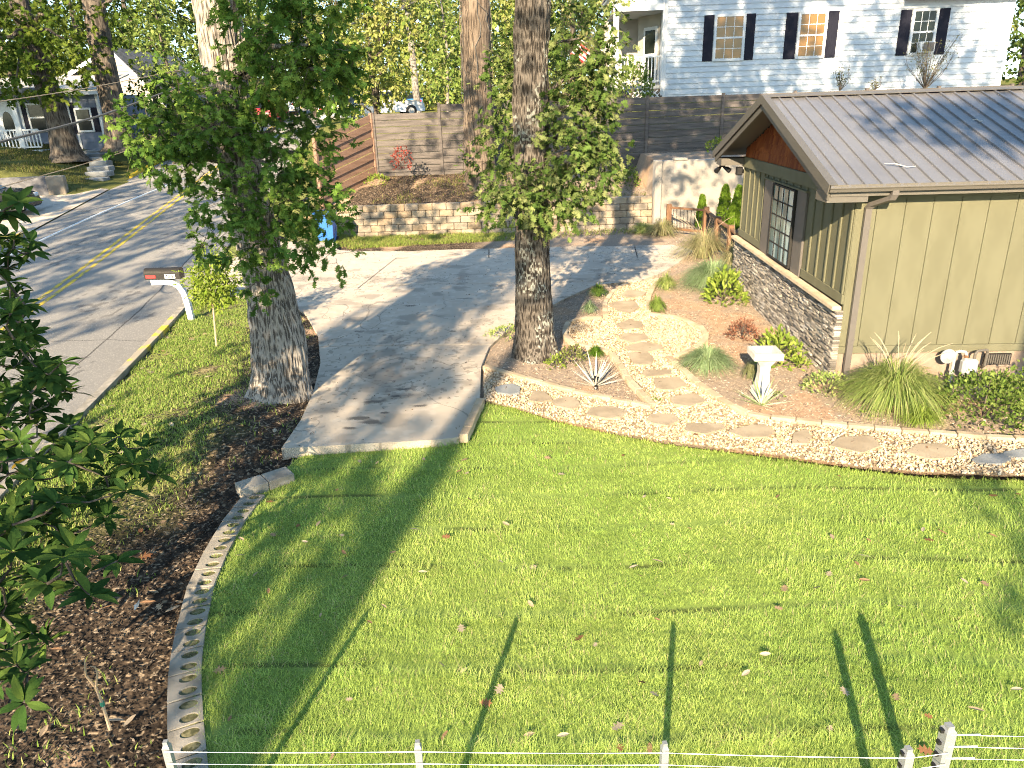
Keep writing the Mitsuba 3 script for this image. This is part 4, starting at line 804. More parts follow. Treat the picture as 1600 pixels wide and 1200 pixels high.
for i in range(4):
    dz = -.045 - .085 * i
    pts = []
    for a, b in zip(fp_[:-1], fp_[1:]):
        for t in np.linspace(0, 1, 7)[:-1]:
            q = a[0] * (1 - t) + b[0] * t; pts.append([q[0], q[1] - .028, q[2] + dz - .006 * math.sin(math.pi * t)])
    q = fp_[-1][0]; pts.append([q[0], q[1] - .028, q[2] + dz]); pts.append([pc[0], pc[1] - .04, pc[2] - .12 + dz])
    p0 = fp_[0][0] 
    put('wire', Mesh().tube(pts, .0022, 6), 'm_wire', WFN)
    e = pc + np.array([3.2, -.1, -.05]); t = np.linspace(0, 1, 9)
    V = pc[None] * (1 - t[:, None]) + e[None] * t[:, None]; V[:, 2] += dz - .02 * np.sin(np.pi * t) ; V[:, 1] -= .03
    put('wire', Mesh().tube(V, .0018, 6), 'm_wire', WFN)
    put('insulator', Mesh().tube([pc + [.03, -.03, dz], pc + [.16, -.03, dz - .002]], [.005, .004], 6), 'm_white', WFN)

# utility pole and overhead lines
UPL = thing('utility_pole', 'weathered utility pole with a dark transformer up the road', 'utility pole')
pb = at(655, 185, 52); put('pole', Mesh().tube([pb - [0, 0, 1.5], pb + [-.3, 0, 9], pb + [-.3, 0, 14]], [.24, .18, .16], 10), 'm_bark_pale', UPL)
put('transformer', Mesh().lathe([[0, 0], [.3, 0], [.3, .9], [.15, 1.05], [0, 1.05]], at(636, 14, 51.6), 12), 'm_dark', UPL); put('cross_arm', Mesh().obox(pb + [-.3, -.2, 9.2], [1, 0, 0], [0, 1, 0], [0, 0, 1], 1.1, .06, .07), 'm_bark_pale', UPL)
def cable(label, pts, r, m='m_trim'):
    k = thing('overhead_cable', label, 'cable'); p = np.array(pts, float)
    from scipy.interpolate import make_interp_spline
    sp = make_interp_spline(np.linspace(0, 1, len(p)), p, k=min(2, len(p) - 1))(np.linspace(0, 1, 24)); put('strand', Mesh().tube(sp, r, 6), m, k)
cable('thick grey overhead cable crossing low over the blue house', [at(-60, 236, 18), at(110, 194, 22), at(215, 160, 26), at(400, 88, 36)], .03, 'm_trim')
cable('thin overhead cable crossing the eaves of the blue house', [at(-50, 165, 20), at(85, 146, 25), at(182, 129, 31), at(300, 106, 38)], .014, 'm_edging')
cable('thin tan cable low across the grass bank at the left edge', [at(-40, 304, 14), at(60, 276, 16), at(125, 258, 18), at(210, 232, 21)], .009, 'm_edging')
cable('black cable coloured white as if sunlit slanting low above the far lane of the road', [at(10, 402, 13), at(28, 393, 14), at(130, 345, 17), at(240, 298, 21), at(300, 275, 24)], .017, 'm_wire')  # sunlit white is put into the colour; the cable itself is black
cable('upper overhead line running to the utility pole', [at(380, 88, 34), at(560, 34, 46), at(650, 2, 51.5)], .05, 'm_trim')
cable('lower overhead line below the utility pole', [at(585, 55, 48), at(620, 22, 50), at(648, -6, 51.5)], .04, 'm_trim')

# ---------------------------------------------------------------- parked cars
def car(label, p, yaw, paint, group=None, L=4.5, W=1.78, van=False):
    k = thing('parked_car', label, 'car', group); c, s = math.cos(yaw), math.sin(yaw); ax, ay = np.array([c, s, 0]), np.array([-s, c, 0])
    def sidex(prof, hw, m, name, inset=0.0, par=k):
        V, n = [], len(prof)
        for sgn in (-1, 1):
            for x, z, w in prof: V.append(p + ax * x + ay * sgn * hw * w + [0, 0, z])
        F = [[j, (j + 1) % n, n + (j + 1) % n, n + j] for j in range(n)]
        from trimesh.creation import triangulate_polygon
        vv, tt = trimesh.creation.triangulate_polygon(Polygon([(x, z) for x, z, _ in prof]), engine='earcut')
        P0 = np.array([(x, z) for x, z, _ in prof]); tt = np.array([int(np.argmin(((P0 - q_) ** 2).sum(1))) for q_ in np.asarray(vv)])[np.asarray(tt)]; M = Mesh().add(V, F); M.add(V, tt + 0); M.add(V, tt[:, ::-1] + n); return put(name, M, m, par)
    h = L / 2
    sidex([(-h, .35, .93), (-h + .02, .75, .95), (-h + .15, .92, .98), (-h * .25, .98, 1), (h * .35, .96, 1), (h * .75, .88, .97), (h - .08, .72, .92), (h, .45, .9), (h - .06, .28, .93), (-h + .1, .26, .95)], W / 2, paint, 'body')
    cab = sidex([(-h + .35, .93, .93), (-h + .75, 1.38, .80), (-.2, 1.46, .79), (.35, 1.42, .80), (h * .55, .93, .93)], W / 2, 'm_pane_dark', 'cabin_glass')
    sidex([(-h + .78, 1.385, .79), (-.2, 1.468, .785), (.33, 1.43, .79), (.3, 1.40, .8), (-h + .8, 1.36, .8)], W / 2 + .01, paint, 'roof_skin')
    for sx in (-1, 1):
        for sy in (-1, 1):
            o = p + ax * sx * h * .62 + ay * sy * (W / 2 - .09) + [0, 0, .32]; wm = put('wheel', Mesh().lathe([[.18, -.11], [.32, -.1], [.32, .1], [.18, .11]], o, 18, np.array([ax, [0, 0, 1.], ay])), 'm_black', k)
            put('rim', Mesh().lathe([[0, -.1], [.18, -.112], [.18, .112], [0, .1]], o, 12, np.array([ax, [0, 0, 1.], ay])), 'm_steel', wm)
    for sy in (-1, 1):
        put('headlight', Mesh().obox(p + ax * (h - .12) + ay * sy * W * .34 + [0, 0, .66], ax, ay, [0, 0, 1], .09, .17, .07, .03), 'm_white', k)
        put('tail_light', Mesh().obox(p - ax * (h - .04) + ay * sy * W * .38 + [0, 0, .76], ax, ay, [0, 0, 1], .06, .12, .08, .03), 'm_red', k)
        put('mirror', Mesh().obox(p + ax * h * .33 + ay * sy * (W / 2 + .07) + [0, 0, 1.0], ax, ay, [0, 0, 1], .06, .09, .06, .02), paint, k)
    put('bumper', Mesh().obox(p + ax * (h - .02) + [0, 0, .40], ax, ay, [0, 0, 1], .05, W * .42, .08, .03), 'm_black', k); put('plate', Mesh().obox(p - ax * (h + .002) + [0, 0, .55], ax, ay, [0, 0, 1], .008, .16, .05), 'm_white_dull', k)
    return k
mat('m_car_black', {'type': 'principled', 'base_color': rgb(.012, .013, .016), 'roughness': .25, 'specular': .5, 'clearcoat': 1.0, 'clearcoat_gloss': .95})
mat('m_car_red', {'type': 'twosided', 'b': {'type': 'principled', 'base_color': rgb(.38, .012, .03), 'roughness': .3, 'specular': .5, 'clearcoat': 1.0}})
mat('m_car_white', {'type': 'twosided', 'b': {'type': 'principled', 'base_color': rgb(.72, .74, .77), 'roughness': .3, 'specular': .5, 'clearcoat': 1.0}})
mat('m_car_blue', {'type': 'twosided', 'b': {'type': 'principled', 'base_color': rgb(.03, .16, .42), 'roughness': .3, 'specular': .5, 'clearcoat': 1.0}})
scene['m_car_black'] = {'type': 'twosided', 'b': scene['m_car_black']}
p = at(-52, 350, 26.2); p[2] = zg(p[0], p[1]) + .06; car('black car nosing in at the left edge of the frame on the apron', p, math.radians(12), 'm_car_black')
for (px, py, Y, yaw, m, lb) in ((428, 186, 60, 95, 'm_car_red', 'red car parked at the far end of the road'), (452, 186, 66, 100, 'm_car_white', 'white car parked behind the red car up the road'), (640, 140, 62, 98, 'm_car_blue', 'blue car parked below the utility pole'), (602, 186, 46, 20, 'm_car_white', 'pale silver car behind the left corner of the dark fence'), (552, 200, 44, 75, 'm_car_white', 'pale car half hidden by the yellow green tree above the brown fence')):
    p = at(px, py, Y); p[2] = max(zg(p[0], p[1]), float(zroad(Y)) + .01 if px < 500 else -9); car(lb, p, math.radians(yaw), m)

# ---------------------------------------------------------------- foliage helpers
OAK_V = np.array([[0, 0, 0], [.07, .12, .0], [.30, .22, -.05], [.10, .32, .0], [.42, .52, -.08], [.12, .56, 0], [.32, .80, -.07], [.08, .80, 0], [0, 1.0, -.05],
                  [-.08, .80, 0], [-.32, .80, -.07], [-.12, .56, 0], [-.42, .52, -.08], [-.10, .32, 0], [-.30, .22, -.05], [-.07, .12, 0]])
OAK_F = [[0, 1, 15], [1, 2, 3], [1, 3, 13], [1, 13, 15], [15, 13, 14], [3, 4, 5], [3, 5, 11], [3, 11, 13], [13, 11, 12], [5, 6, 7], [5, 7, 9], [5, 9, 11], [11, 9, 10], [7, 8, 9]]
DIA_V = np.array([[0, 0, 0], [.32, .45, .05], [0, 1, -.04], [-.32, .45, .05]]); DIA_F = [[0, 1, 2], [0, 2, 3]]
MAG_V = np.array([[0, 0, 0], [.13, .2, .035], [.19, .5, .05], [.12, .8, .02], [0, 1, -.06], [-.12, .8, .02], [-.19, .5, .05], [-.13, .2, .035], [0, .2, 0], [0, .5, .012], [0, .8, -.012]])
MAG_F = [[0, 1, 8], [1, 2, 9], [1, 9, 8], [2, 3, 10], [2, 10, 9], [3, 4, 10], [0, 8, 7], [8, 9, 6], [8, 6, 7], [9, 10, 5], [9, 5, 6], [10, 4, 5]]
def palette(cols, n, r, var=.15):
    cols = np.asarray(cols); a, b = cols[r.integers(0, len(cols), n)], cols[r.integers(0, len(cols), n)]; t = r.random((n, 1)); c = a * t + b * (1 - t)
    return np.clip(c * r.uniform(1 - var, 1 + var, (n, 1)), 0, 1)
def sprays(clumps, size, cols, r, tv=OAK_V, tf=OAK_F, per=8, droop=.35, twig_r=.004, spread=.16):
    """clumps: (centre, radii, number of leaves). Leaves stand in sprays round short twigs."""
    P_, D_, N_, C_, tw = [], [], [], [], Mesh()
    for c, rad, n in clumps:
        c = np.asarray(c, float); nt = max(1, n // per); u = unit(r.normal(size=(nt, 3))); rr = r.uniform(.35, 1, (nt, 1)) ** .6
        base = c + u * rr * rad; out = unit(u + r.normal(0, .45, (nt, 3)) + [0, 0, -.15]); L = r.uniform(.6, 1.3, nt) * spread * 1.8
        cc = palette(cols, nt, r, .12)
        for i in range(nt):
            k = per; t = r.uniform(.2, 1, k); pos = base[i] + out[i] * (t * L[i])[:, None]; d = unit(out[i] * .8 + r.normal(0, .6, (k, 3)) + [0, 0, -droop]); nn = unit(r.normal(0, .45, (k, 3)) + [0, 0, .8] + u[i] * .45)
            P_.append(pos); D_.append(d); N_.append(nn); C_.append(cc[i] * r.uniform(.82, 1.18, (k, 1)))
            if twig_r and i % 2 == 0: tw.tube([base[i] - out[i] * L[i] * .4, base[i] + out[i] * L[i]], [twig_r, twig_r * .5], 3, False)
    P_, D_, N_, C_ = map(np.vstack, (P_, D_, N_, C_)); n = len(P_)
    v, f, c = scatter(tv, tf, P_, frames(D_, N_), size * r.uniform(.7, 1.2, n), np.clip(C_, 0, 1))
    return v, f, c, tw
def trunk_mesh(pts, rad, k=22, seed=0, flare=.0, amp=.06):
    from scipy.interpolate import make_interp_spline
    pts = np.asarray(pts, float); n = 46 if k < 24 else 260; t = np.linspace(0, 1, n); d = np.concatenate([[0], np.cumsum(np.linalg.norm(np.diff(pts, axis=0), axis=1))]); d /= d[-1]
    c = make_interp_spline(d, pts, k=min(2, len(pts) - 1))(t); rr = np.interp(t, d, rad); v, f = tube(c, rr, k, False)
    v = v.reshape(n, k, 3); g = np.arange(k) * 2 * np.pi / k; rg = np.random.default_rng(seed); ph = rg.uniform(0, 6, 3)
    lobes = (np.cos(g * 3 + ph[0]) * .5 + np.cos(g * 5 + ph[1]) * .5); h = (c[:, 2] - c[0, 2])[:, None]
    fl = 1 + flare * np.exp(-h / .28) * (1 + .45 * lobes[None]) + amp * (meshkit.noise(np.stack(np.broadcast_arrays(np.cos(g)[None] * 2 + seed, np.sin(g)[None] * 2, h * 2.2), -1)) - .5) * 2
    if k > 24: fl = fl - .085 * (1 - np.abs(meshkit.noise(np.stack(np.broadcast_arrays(np.cos(g)[None] * 9 + 3, np.sin(g)[None] * 9 + seed, h * 3.0), -1)) - .5) * 2) ** 3 + .03 * (meshkit.noise(np.stack(np.broadcast_arrays(np.cos(g)[None] * 21, np.sin(g)[None] * 21 + seed, h * 9.0), -1)) - .5)
    v = c[:, None] + (v - c[:, None]) * fl[..., None]; return v.reshape(-1, 3), f
def limb(a, b, r0, r1, sag=.0, k=7, r=rng):
    a, b = np.asarray(a, float), np.asarray(b, float); t = np.linspace(0, 1, 6)[:, None]; p = a * (1 - t) + b * t; p[:, 2] += sag * np.sin(np.pi * t[:, 0]); p[1:-1] += r.normal(0, .05, (4, 3)) * np.linalg.norm(b - a) * .35
    return tube(p, np.linspace(r0, r1, 6), k)

GREEN_OAK = [[.085, .165, .032], [.13, .225, .042], [.21, .31, .065], [.06, .12, .025]]
GREEN_OAK2 = [[.075, .125, .03], [.105, .17, .04], [.17, .225, .07], [.05, .09, .022], [.24, .27, .11]]
# left front oak
r = np.random.default_rng(21)
OT = thing('oak_tree', 'pale barked oak with leafy low boughs on the bank left of the driveway', 'tree')
Y1 = 10.2; bp = gr(437, 612, .05); Y1 = bp[1]
axp = [bp, at(430, 500, Y1 + .1), at(408, 400, Y1 + .15), at(375, 260, Y1 + .1), at(352, 120, Y1), at(338, 0, Y1), at(320, -220, Y1), at(300, -520, Y1 + .3), at(300, -900, Y1 + .5)]
axp[0] = axp[0] - [0, 0, .15]
tr = put('trunk', trunk_mesh(axp, [.40, .37, .30, .275, .28, .285, .27, .2, .1], 170, 3, .40), 'm_bark_pale', OT, smooth=True)
c1 = [((275, 120, 10.0), (34, 34), 150), ((230, 200, 9.7), (48, 38), 420), ((300, 190, 9.6), (70, 45), 650), ((360, 150, 9.5), (50, 50), 450), ((215, 225, 9.7), (32, 22), 200), ((270, 255, 9.7), (50, 26), 330), ((320, 265, 9.8), (36, 24), 230), ((350, 200, 9.5), (48, 36), 360),
      ((430, 200, 9.8), (58, 36), 430), ((420, 262, 9.3), (46, 30), 330), ((470, 240, 9.9), (60, 34), 480), ((500, 200, 10.3), (40, 34), 280), ((350, 320, 9.4), (45, 34), 380), ((420, 330, 9.3), (55, 36), 560), ((480, 310, 9.6), (58, 40), 640), ((510, 345, 9.8), (34, 30), 260),
      ((330, 375, 9.5), (34, 22), 170), ((365, 395, 9.4), (34, 20), 140), ((410, 440, 9.55), (28, 25), 200), ((450, 375, 9.5), (55, 26), 330), ((475, 405, 9.7), (28, 16), 80), ((527, 400, 9.8), (18, 24), 60), ((400, 130, 9.8), (40, 40), 250)]
c2 = [((420, 40, 9.2), (60, 55), 560), ((480, 70, 9.1), (60, 60), 700), ((440, 110, 9.3), (45, 40), 330), ((510, 110, 9.2), (38, 45), 320), ((530, 140, 9.3), (24, 32), 140), ((400, -40, 9.3), (70, 50), 450), ((500, -20, 9.3), (60, 45), 380), ((545, 80, 9.2), (22, 30), 110)]
def px_clumps(cl, f=1.0, g_=1.0): return [(at(x, y, Y), np.array([rx / FPX * Y * 1.02, rx / FPX * Y * .9, ry / FPX * Y * 1.05]) * g_, int(n * f)) for (x, y, Y), (rx, ry), n in cl]
K1 = px_clumps(c1, 1.0, .80) + px_clumps(c2, 1.3, .92)
v, f, c, tw = sprays(K1, .10, GREEN_OAK, r, per=8, spread=.13); put('leaves', (v, f), 'm_leaf', OT, color=c, kind='stuff', label='lobed green oak leaves in sprays'); put('twigs', tw, 'm_bark_far', OT, kind='stuff')
for (x, y, Y), _, n in c1 + c2:
    if n > 300:
        q = at(x, y, Y); k = min(range(len(axp)), key=lambda i: np.linalg.norm(axp[i] - q - [0, 0, -.5])); v_, f_ = limb(axp[k], q, .06, .015, .1, 6, r); put('limb', (v_, f_), 'm_bark_pale', OT)
# its crown, above the frame
def crown(k, cl, seed, size=.17, cols=GREEN_OAK, per=10, sp=.28):
    v, f, c, tw = sprays(cl, size, cols, np.random.default_rng(seed), DIA_V, DIA_F, per, .3, 0, sp); put('crown', (v, f), 'm_leaf', k, color=c, kind='stuff')
r2 = np.random.default_rng(31)
cl = [(np.array([-4.2, 10.3, 9.6]) + r2.normal(0, 1, 3) * [1.9, 1.9, 1.3], np.array([1.0, 1.0, .8]), 330) for _ in range(15)]
crown(OT, cl, 32)
# second oak, beside the path
OT2 = thing('oak_tree', 'dark barked oak with lichen and hanging leaves standing between driveway and path', 'tree')
bp2 = gr(836, 553, 0); Y2 = bp2[1]; ax2 = [bp2 - [0, 0, .12], at(834, 480, Y2), at(832, 380, Y2), at(830, 220, Y2), at(830, 80, Y2), at(832, 0, Y2), at(835, -260, Y2), at(840, -700, Y2 + .2), at(845, -1100, Y2 + .4)]
put('trunk', trunk_mesh(ax2, [.335, .30, .285, .28, .262, .262, .24, .2, .1], 170, 9, .42), 'm_bark', OT2, smooth=True)
d1 = [((905, 60, 11.9), (42, 45), 300), ((920, 120, 11.6), (34, 42), 380), ((895, 165, 11.5), (36, 40), 420), ((925, 200, 11.4), (30, 44), 420), ((890, 235, 11.4), (36, 36), 420), ((918, 270, 11.3), (38, 30), 420), ((962, 222, 11.5), (22, 13), 90), ((938, 250, 11.5), (24, 18), 160), ((855, 298, 11.2), (44, 24), 420), ((800, 290, 11.3), (32, 26), 260),
      ((785, 205, 12.3), (26, 40), 260), ((775, 150, 12.4), (24, 45), 190), ((822, 318, 11.2), (48, 20), 360), ((880, 318, 11.2), (40, 24), 340), ((768, 322, 11.5), (22, 20), 110), ((792, 110, 12.5), (20, 45), 140), ((872, 40, 12.4), (22, 40), 130), ((945, 25, 11.9), (30, 40), 150), ((940, 85, 11.5), (24, 30), 190), ((764, 255, 12.2), (18, 26), 100), ((848, 345, 11.2), (28, 12), 110), ((942, 160, 11.5), (18, 26), 130), ((800, 240, 12.3), (18, 30), 130), ((828, 200, 11.3), (12, 16), 30)]
v, f, c, tw = sprays(px_clumps(d1, 1.3, .88), .108, GREEN_OAK2, r, per=7, spread=.15, droop=.7); put('leaves', (v, f), 'm_leaf', OT2, color=c, kind='stuff', label='drooping lobed oak leaves'); put('twigs', tw, 'm_bark_far', OT2, kind='stuff')
for (x, y, Y), _, n in d1:
    if n > 200: q = at(x, y, Y); v_, f_ = limb([ax2[3][0], Y2, q[2] - .35], q, .04, .01, .1, 6, r); put('limb', (v_, f_), 'm_bark', OT2)
cl = [(np.array([1.2, 11.8, 10.8]) + r2.normal(0, 1, 3) * [2.3, 1.8, 1.9], np.array([.8, .8, .7]), 240) for _ in range(20)]
r6 = np.random.default_rng(35)
for u_ in np.arange(2.4, 15, .95):
    for z_ in np.arange(4.0, 8.6, .8):
        if r6.random() < (.86 if u_ < 7.2 else .42 if u_ < 11 else .22): cl.append((Wp(u_ + r6.normal(0, .2), 0, z_ + r6.normal(0, .2)) + SUN * r6.uniform(22, 28), np.array([.62, .62, .52]), 760))
for x_ in np.arange(5, 8.6, .7):
    for z_ in (.4, 1.1, 1.8):
        if r6.random() < .6: cl.append((np.array([x_, 24.5, z_]) + SUN * r6.uniform(17, 21), np.array([.35, .35, .3]), 150))
for x_ in np.arange(-5, 4.6, .9):
    for z_ in (.3, .9):
        if r6.random() < .42: cl.append((np.array([x_, 24.4, z_]) + SUN * r6.uniform(15, 19), np.array([.4, .4, .35]), 260))
for x_ in np.arange(1.5, 9.5, .8):
    for z_ in (1.8, 2.6, 3.5):
        if r6.random() < .9: cl.append((np.array([x_, 28, z_]) + SUN * r6.uniform(18, 22), np.array([.55, .55, .45]), 560))
crown(OT2, cl, 34)
# vine-clad oak before the fence
VT = thing('vine_covered_tree', 'tall brown trunk wrapped in bare vines before the dark fence', 'tree')
Y3 = 26.6; b3 = at(752, 292, Y3); a3 = [b3 - [0, 0, .3], at(748, 200, Y3), at(745, 100, Y3), at(742, 0, Y3), at(740, -200, Y3), at(740, -400, Y3)]
put('trunk', trunk_mesh(a3, [.56, .50, .47, .46, .4, .3], 22, 14, .45), 'm_bark_brown', VT, smooth=True)
r3 = np.random.default_rng(41)
for i in range(44):
    h0 = r3.uniform(.0, 9); n_ = 14; t = np.linspace(0, 1, n_); hh = h0 + t * r3.uniform(1.2, 4.5); an = r3.uniform(0, 2 * np.pi) + np.cumsum(r3.normal(0, .16, n_)); pz = b3[2] + hh
    cxy = np.column_stack([np.interp(pz, [q[2] for q in a3], [q[0] for q in a3]), np.full(n_, Y3)]); rad = np.interp(pz, [q[2] for q in a3], [.58, .52, .49, .48, .42, .32]) + .02 + .03 * r3.random(n_)
    put('vine', Mesh().tube(np.column_stack([cxy[:, 0] + rad * np.cos(an), cxy[:, 1] + rad * np.sin(an), pz]), r3.uniform(.006, .014), 5), 'm_trim' if i % 3 == 0 else 'm_bark_brown', VT)
iv = [(at(748 + dx, y, Y3 - .5), np.array([.22, .12, .3]), 60) for dx, y in ((-17, 285), (-19, 260), (-17, 235), (14, 290), (22, 275))]
v, f, c, tw = sprays(iv, .11, [[.09, .15, .03], [.14, .2, .05]], r3, DIA_V, DIA_F, 6, .5, 0, .1); put('ivy', (v, f), 'm_leaf', VT, color=c, kind='stuff')
crown(VT, [(np.array([-1.2, 26.5, 12]) + r2.normal(0, 1, 3) * [2.6, 2.2, 1.2], np.array([1.1, 1.1, .9]), 260) for _ in range(12)], 44, .24)
# two street trees before the blue house
for (lb, pts, w, sd) in (('leaning dark trunk before the porch of the blue house', [(104, 238), (88, 180), (68, 120), (45, 50), (22, -20), (0, -120)], [.62, .5, .46, .42, .36, .3], 1), ('straight dark trunk at the right corner of the blue house', [(188, 222), (178, 170), (165, 110), (150, 30), (143, -20), (130, -140)], [.62, .52, .5, .48, .46, .38], 2)):
    k = thing('street_tree', lb, 'tree'); Yt = 35.5 if sd == 1 else 36.5; a_ = [at(x, y, Yt) for x, y in pts]; a_[0] = a_[0] - [0, 0, .4]
    put('trunk', trunk_mesh(a_, w, 18, 50 + sd, .5), 'm_bark_far', k, smooth=True)
    if sd == 1: cl = px_clumps([((20, 60, 34), (45, 40), 420), ((60, 110, 34), (50, 36), 520), ((100, 60, 34.5), (36, 45), 330), ((25, 125, 33.5), (40, 26), 300), ((110, 105, 34), (30, 22), 220), ((5, 20, 34), (50, 40), 330), ((75, 20, 34), (45, 35), 330), ((80, 140, 33.5), (28, 14), 140), ((150, 100, 34.5), (16, 12), 50), ((-30, 80, 34), (40, 60), 300), ((130, 20, 35), (25, 40), 160)])
    else: cl = px_clumps([((180, 40, 37), (25, 50), 160), ((200, -20, 36), (60, 40), 300)])
    v, f, c, tw = sprays(cl, .24, [[.05, .085, .015], [.08, .13, .02], [.14, .18, .03]], np.random.default_rng(60 + sd), OAK_V, OAK_F, 7, .3, .01, .3); put('crown', (v, f), 'm_leaf', k, color=c, kind='stuff')
    for q in cl:
        if q[2] > 250: v_, f_ = limb(a_[3], q[0], .12, .03, .2, 6, r); put('limb', (v_, f_), 'm_bark_far', k)

# ---------------------------------------------------------------- trees of the background, each its own
YG = [[.25, .29, .07], [.32, .34, .11], [.18, .24, .05], [.38, .38, .15]]; MG = [[.10, .15, .04], [.15, .20, .055], [.07, .105, .025]]; DG = [[.045, .075, .018], [.065, .10, .025], [.09, .13, .035]]; LG = [[.19, .26, .065], [.13, .20, .045], [.26, .31, .10]]
def bg_tree(name, label, base, h, wdt, cols, n, seed, size, lo=.15, group=None, trunk_r=.18, bm='m_bark_far', clumpy=16):
    k = thing(name, label, 'tree', group); rr = np.random.default_rng(seed); base = np.asarray(base, float); cl = []
    for i in range(clumpy):
        t = lo + (1 - lo) * ((i + rr.random()) / clumpy); wr = wdt * (math.sin(math.pi * (.12 + .86 * (t - lo) / (1 - lo))) ** .6); a = rr.uniform(0, 6.28); q = wr * rr.uniform(.2, .9)
        cl.append((base + [q * math.cos(a), q * math.sin(a), t * h], np.array([wr * .36 + .25, wr * .36 + .25, .2 * wr + .25]), max(30, int(n / clumpy))))
    v, f, c, tw = sprays(cl, size, cols, rr, DIA_V, DIA_F, 6, .3, 0, size * 1.4); put('crown', (v, f), 'm_leaf', k, color=c, kind='stuff')
    tp = [base - [0, 0, .4], base + [rr.normal(0, .15), 0, h * .4], base + [rr.normal(0, .3), 0, h * .95]]; put('trunk', Mesh().tube(tp, [trunk_r, trunk_r * .75, trunk_r * .2], 8), bm, k)
    for i in range(0, clumpy, 3): v_, f_ = limb(base + [0, 0, cl[i][0][2] - base[2] - wdt * .4], cl[i][0], trunk_r * .35, trunk_r * .1, .1, 5, rr); put('limb', (v_, f_), bm, k)
    return k
def gb(px, Y): p = at(px, 0, Y); return np.array([p[0], Y, zg(p[0], Y)])
bg_tree('ornamental_tree', 'rounded yellow green tree behind the left corner of the dark fence', gb(575, 39), 5.6, 2.5, YG, 6500, 71, .20, .16)
bg_tree('young_tree', 'slender light green tree with pale stems rising behind the dark fence', gb(688, 36), 7.2, 1.5, LG, 2600, 72, .18, .22, None, .07, 'm_bark_pale')
bg_tree('understory_tree', 'bright yellow green bush tree right of the vine covered trunk', gb(800, 42), 8.2, 2.0, YG, 3800, 73, .22, .05)
bg_tree('understory_tree', 'pale green tree left of the white porch', gb(890, 40), 8.5, 2.0, [[.30, .29, .12], [.38, .36, .18], [.22, .23, .07]], 3000, 74, .22, .05)
bg_tree('understory_tree', 'yellow green tree behind the pale trunk of the front oak', gb(470, 62), 8.5, 3.2, YG, 4200, 75, .28, .1)
bg_tree('understory_tree', 'light green tree between the cream gable and the front oak', gb(240, 47), 7.6, 2.6, LG, 4200, 76, .22, .0)
bg_tree('understory_tree', 'dark hedge like tree at the right corner of the blue house', gb(215, 40), 4.0, 1.7, DG, 3000, 77, .20, .0)
far = [(-10, 62, 15, 5.5, MG, 'tall green tree beyond the leaning trunk'), (60, 70, 16, 5.0, MG, 'sunlit tree above the roof of the blue house'), (110, 64, 14, 4.5, MG, 'light green tree left of the cream gable'), (190, 66, 16, 5.5, DG, 'dark tree behind the cream gable'), (250, 75, 17, 6, MG, 'broad green tree right of the cream gable'), (330, 80, 17, 5.5, DG, 'dark tree behind the front oak trunk'), (400, 90, 15, 5, LG, 'light tree at the head of the road'), (450, 105, 16, 7, MG, 'green tree closing the road'), (520, 88, 15, 5.5, [[.25, .25, .10], [.33, .31, .15]], 'pale tree above the yellow green tree'), (590, 80, 14, 5, MG, 'grey green tree left of the utility pole'), (640, 72, 13, 4.5, DG, 'dark tree behind the utility pole'), (690, 66, 14, 4.5, YG, 'yellow green tree left of the vine covered trunk'), (730, 58, 12, 4, LG, 'light green tree behind the vine covered trunk'), (790, 70, 14, 4.5, MG, 'green tree right of the vine covered trunk'), (850, 62, 13, 4.2, LG, 'yellow green tree behind the lichened oak'), (910, 72, 15, 5, LG, 'light green tree beyond the white porch'), (960, 60, 14, 4.5, DG, 'dark tree behind the roof of the white porch'), (1620, 55, 12, 5, DG, 'dark tree beyond the right end of the white house')]
for i, (px, Y, h, wd, co, lb) in enumerate(far): bg_tree('background_tree', lb, gb(px, Y), h - gb(px, Y)[2] * .3, wd, co, 5200, 200 + i, .34, .0, None, .25, 'm_bark_far', 30)
wood = []
r5 = np.random.default_rng(55)
for i in range(150): x = r5.uniform(-120, 75); Y = r5.uniform(100, 150); wood.append((np.array([x, Y, 8 + r5.uniform(0, 11)]), np.array([5, 4, 3.5]), 200))
v, f, c, tw = sprays(wood, .95, MG + YG[:2], r5, DIA_V, DIA_F, 6, .3, 0, 1.2); put('distant_wood', (v, f), 'm_leaf', color=c, kind='stuff', label='distant green wood behind the houses')
# off to the side and behind: the trees whose shade falls on lawn, drive and road
def shade_tree(label, base, h, rt, cl, seed, size=.17, lean=(0, 0)):
    k = thing('shade_tree', label, 'tree'); base = np.array(base, float); put('trunk', Mesh().tube([base - [0, 0, .3], base + [lean[0] * .4, lean[1] * .4, h * .4], base + [lean[0], lean[1], h]], [rt, rt * .8, rt * .25], 12), 'm_bark_far', k)
    crown(k, cl, seed, size)
SHADE = []

# ---------------------------------------------------------------- shade trees round the site, outside the frame
def shade_clumps(poly, z, step, tr_, rad, n, seed, keep=.9):
    rr = np.random.default_rng(seed); x0, y0, x1, y1 = poly.bounds; out = []
    for x in np.arange(x0, x1, step):
        for y in np.arange(y0, y1, step * 1.9):
            q = np.array([x, y]) + rr.uniform(-.3, .3, 2) * step
            if rr.random() < keep and poly.contains(Point(q)): out.append((np.array([q[0], q[1], z]) + SUN * rr.uniform(*tr_), np.array([rad, rad, rad * .8]), n))
    return out
drive_sh = Polygon(P([(512, 545), (560, 500), (620, 455), (690, 420), (780, 398), (800, 440), (755, 490), (720, 545), (708, 600), (640, 620), (610, 670), (500, 690), (510, 620)]))
lawn_sh = Polygon(P([(500, 712), (700, 700), (700, 740), (640, 800), (580, 850), (520, 905), (470, 960), (430, 1040), (390, 1100), (335, 1100), (330, 950), (400, 830), (450, 760)], -.1))
edge_sh = Polygon(P([(1640, 770), (1720, 760), (1790, 900), (1680, 915), (1640, 850)], -.1))
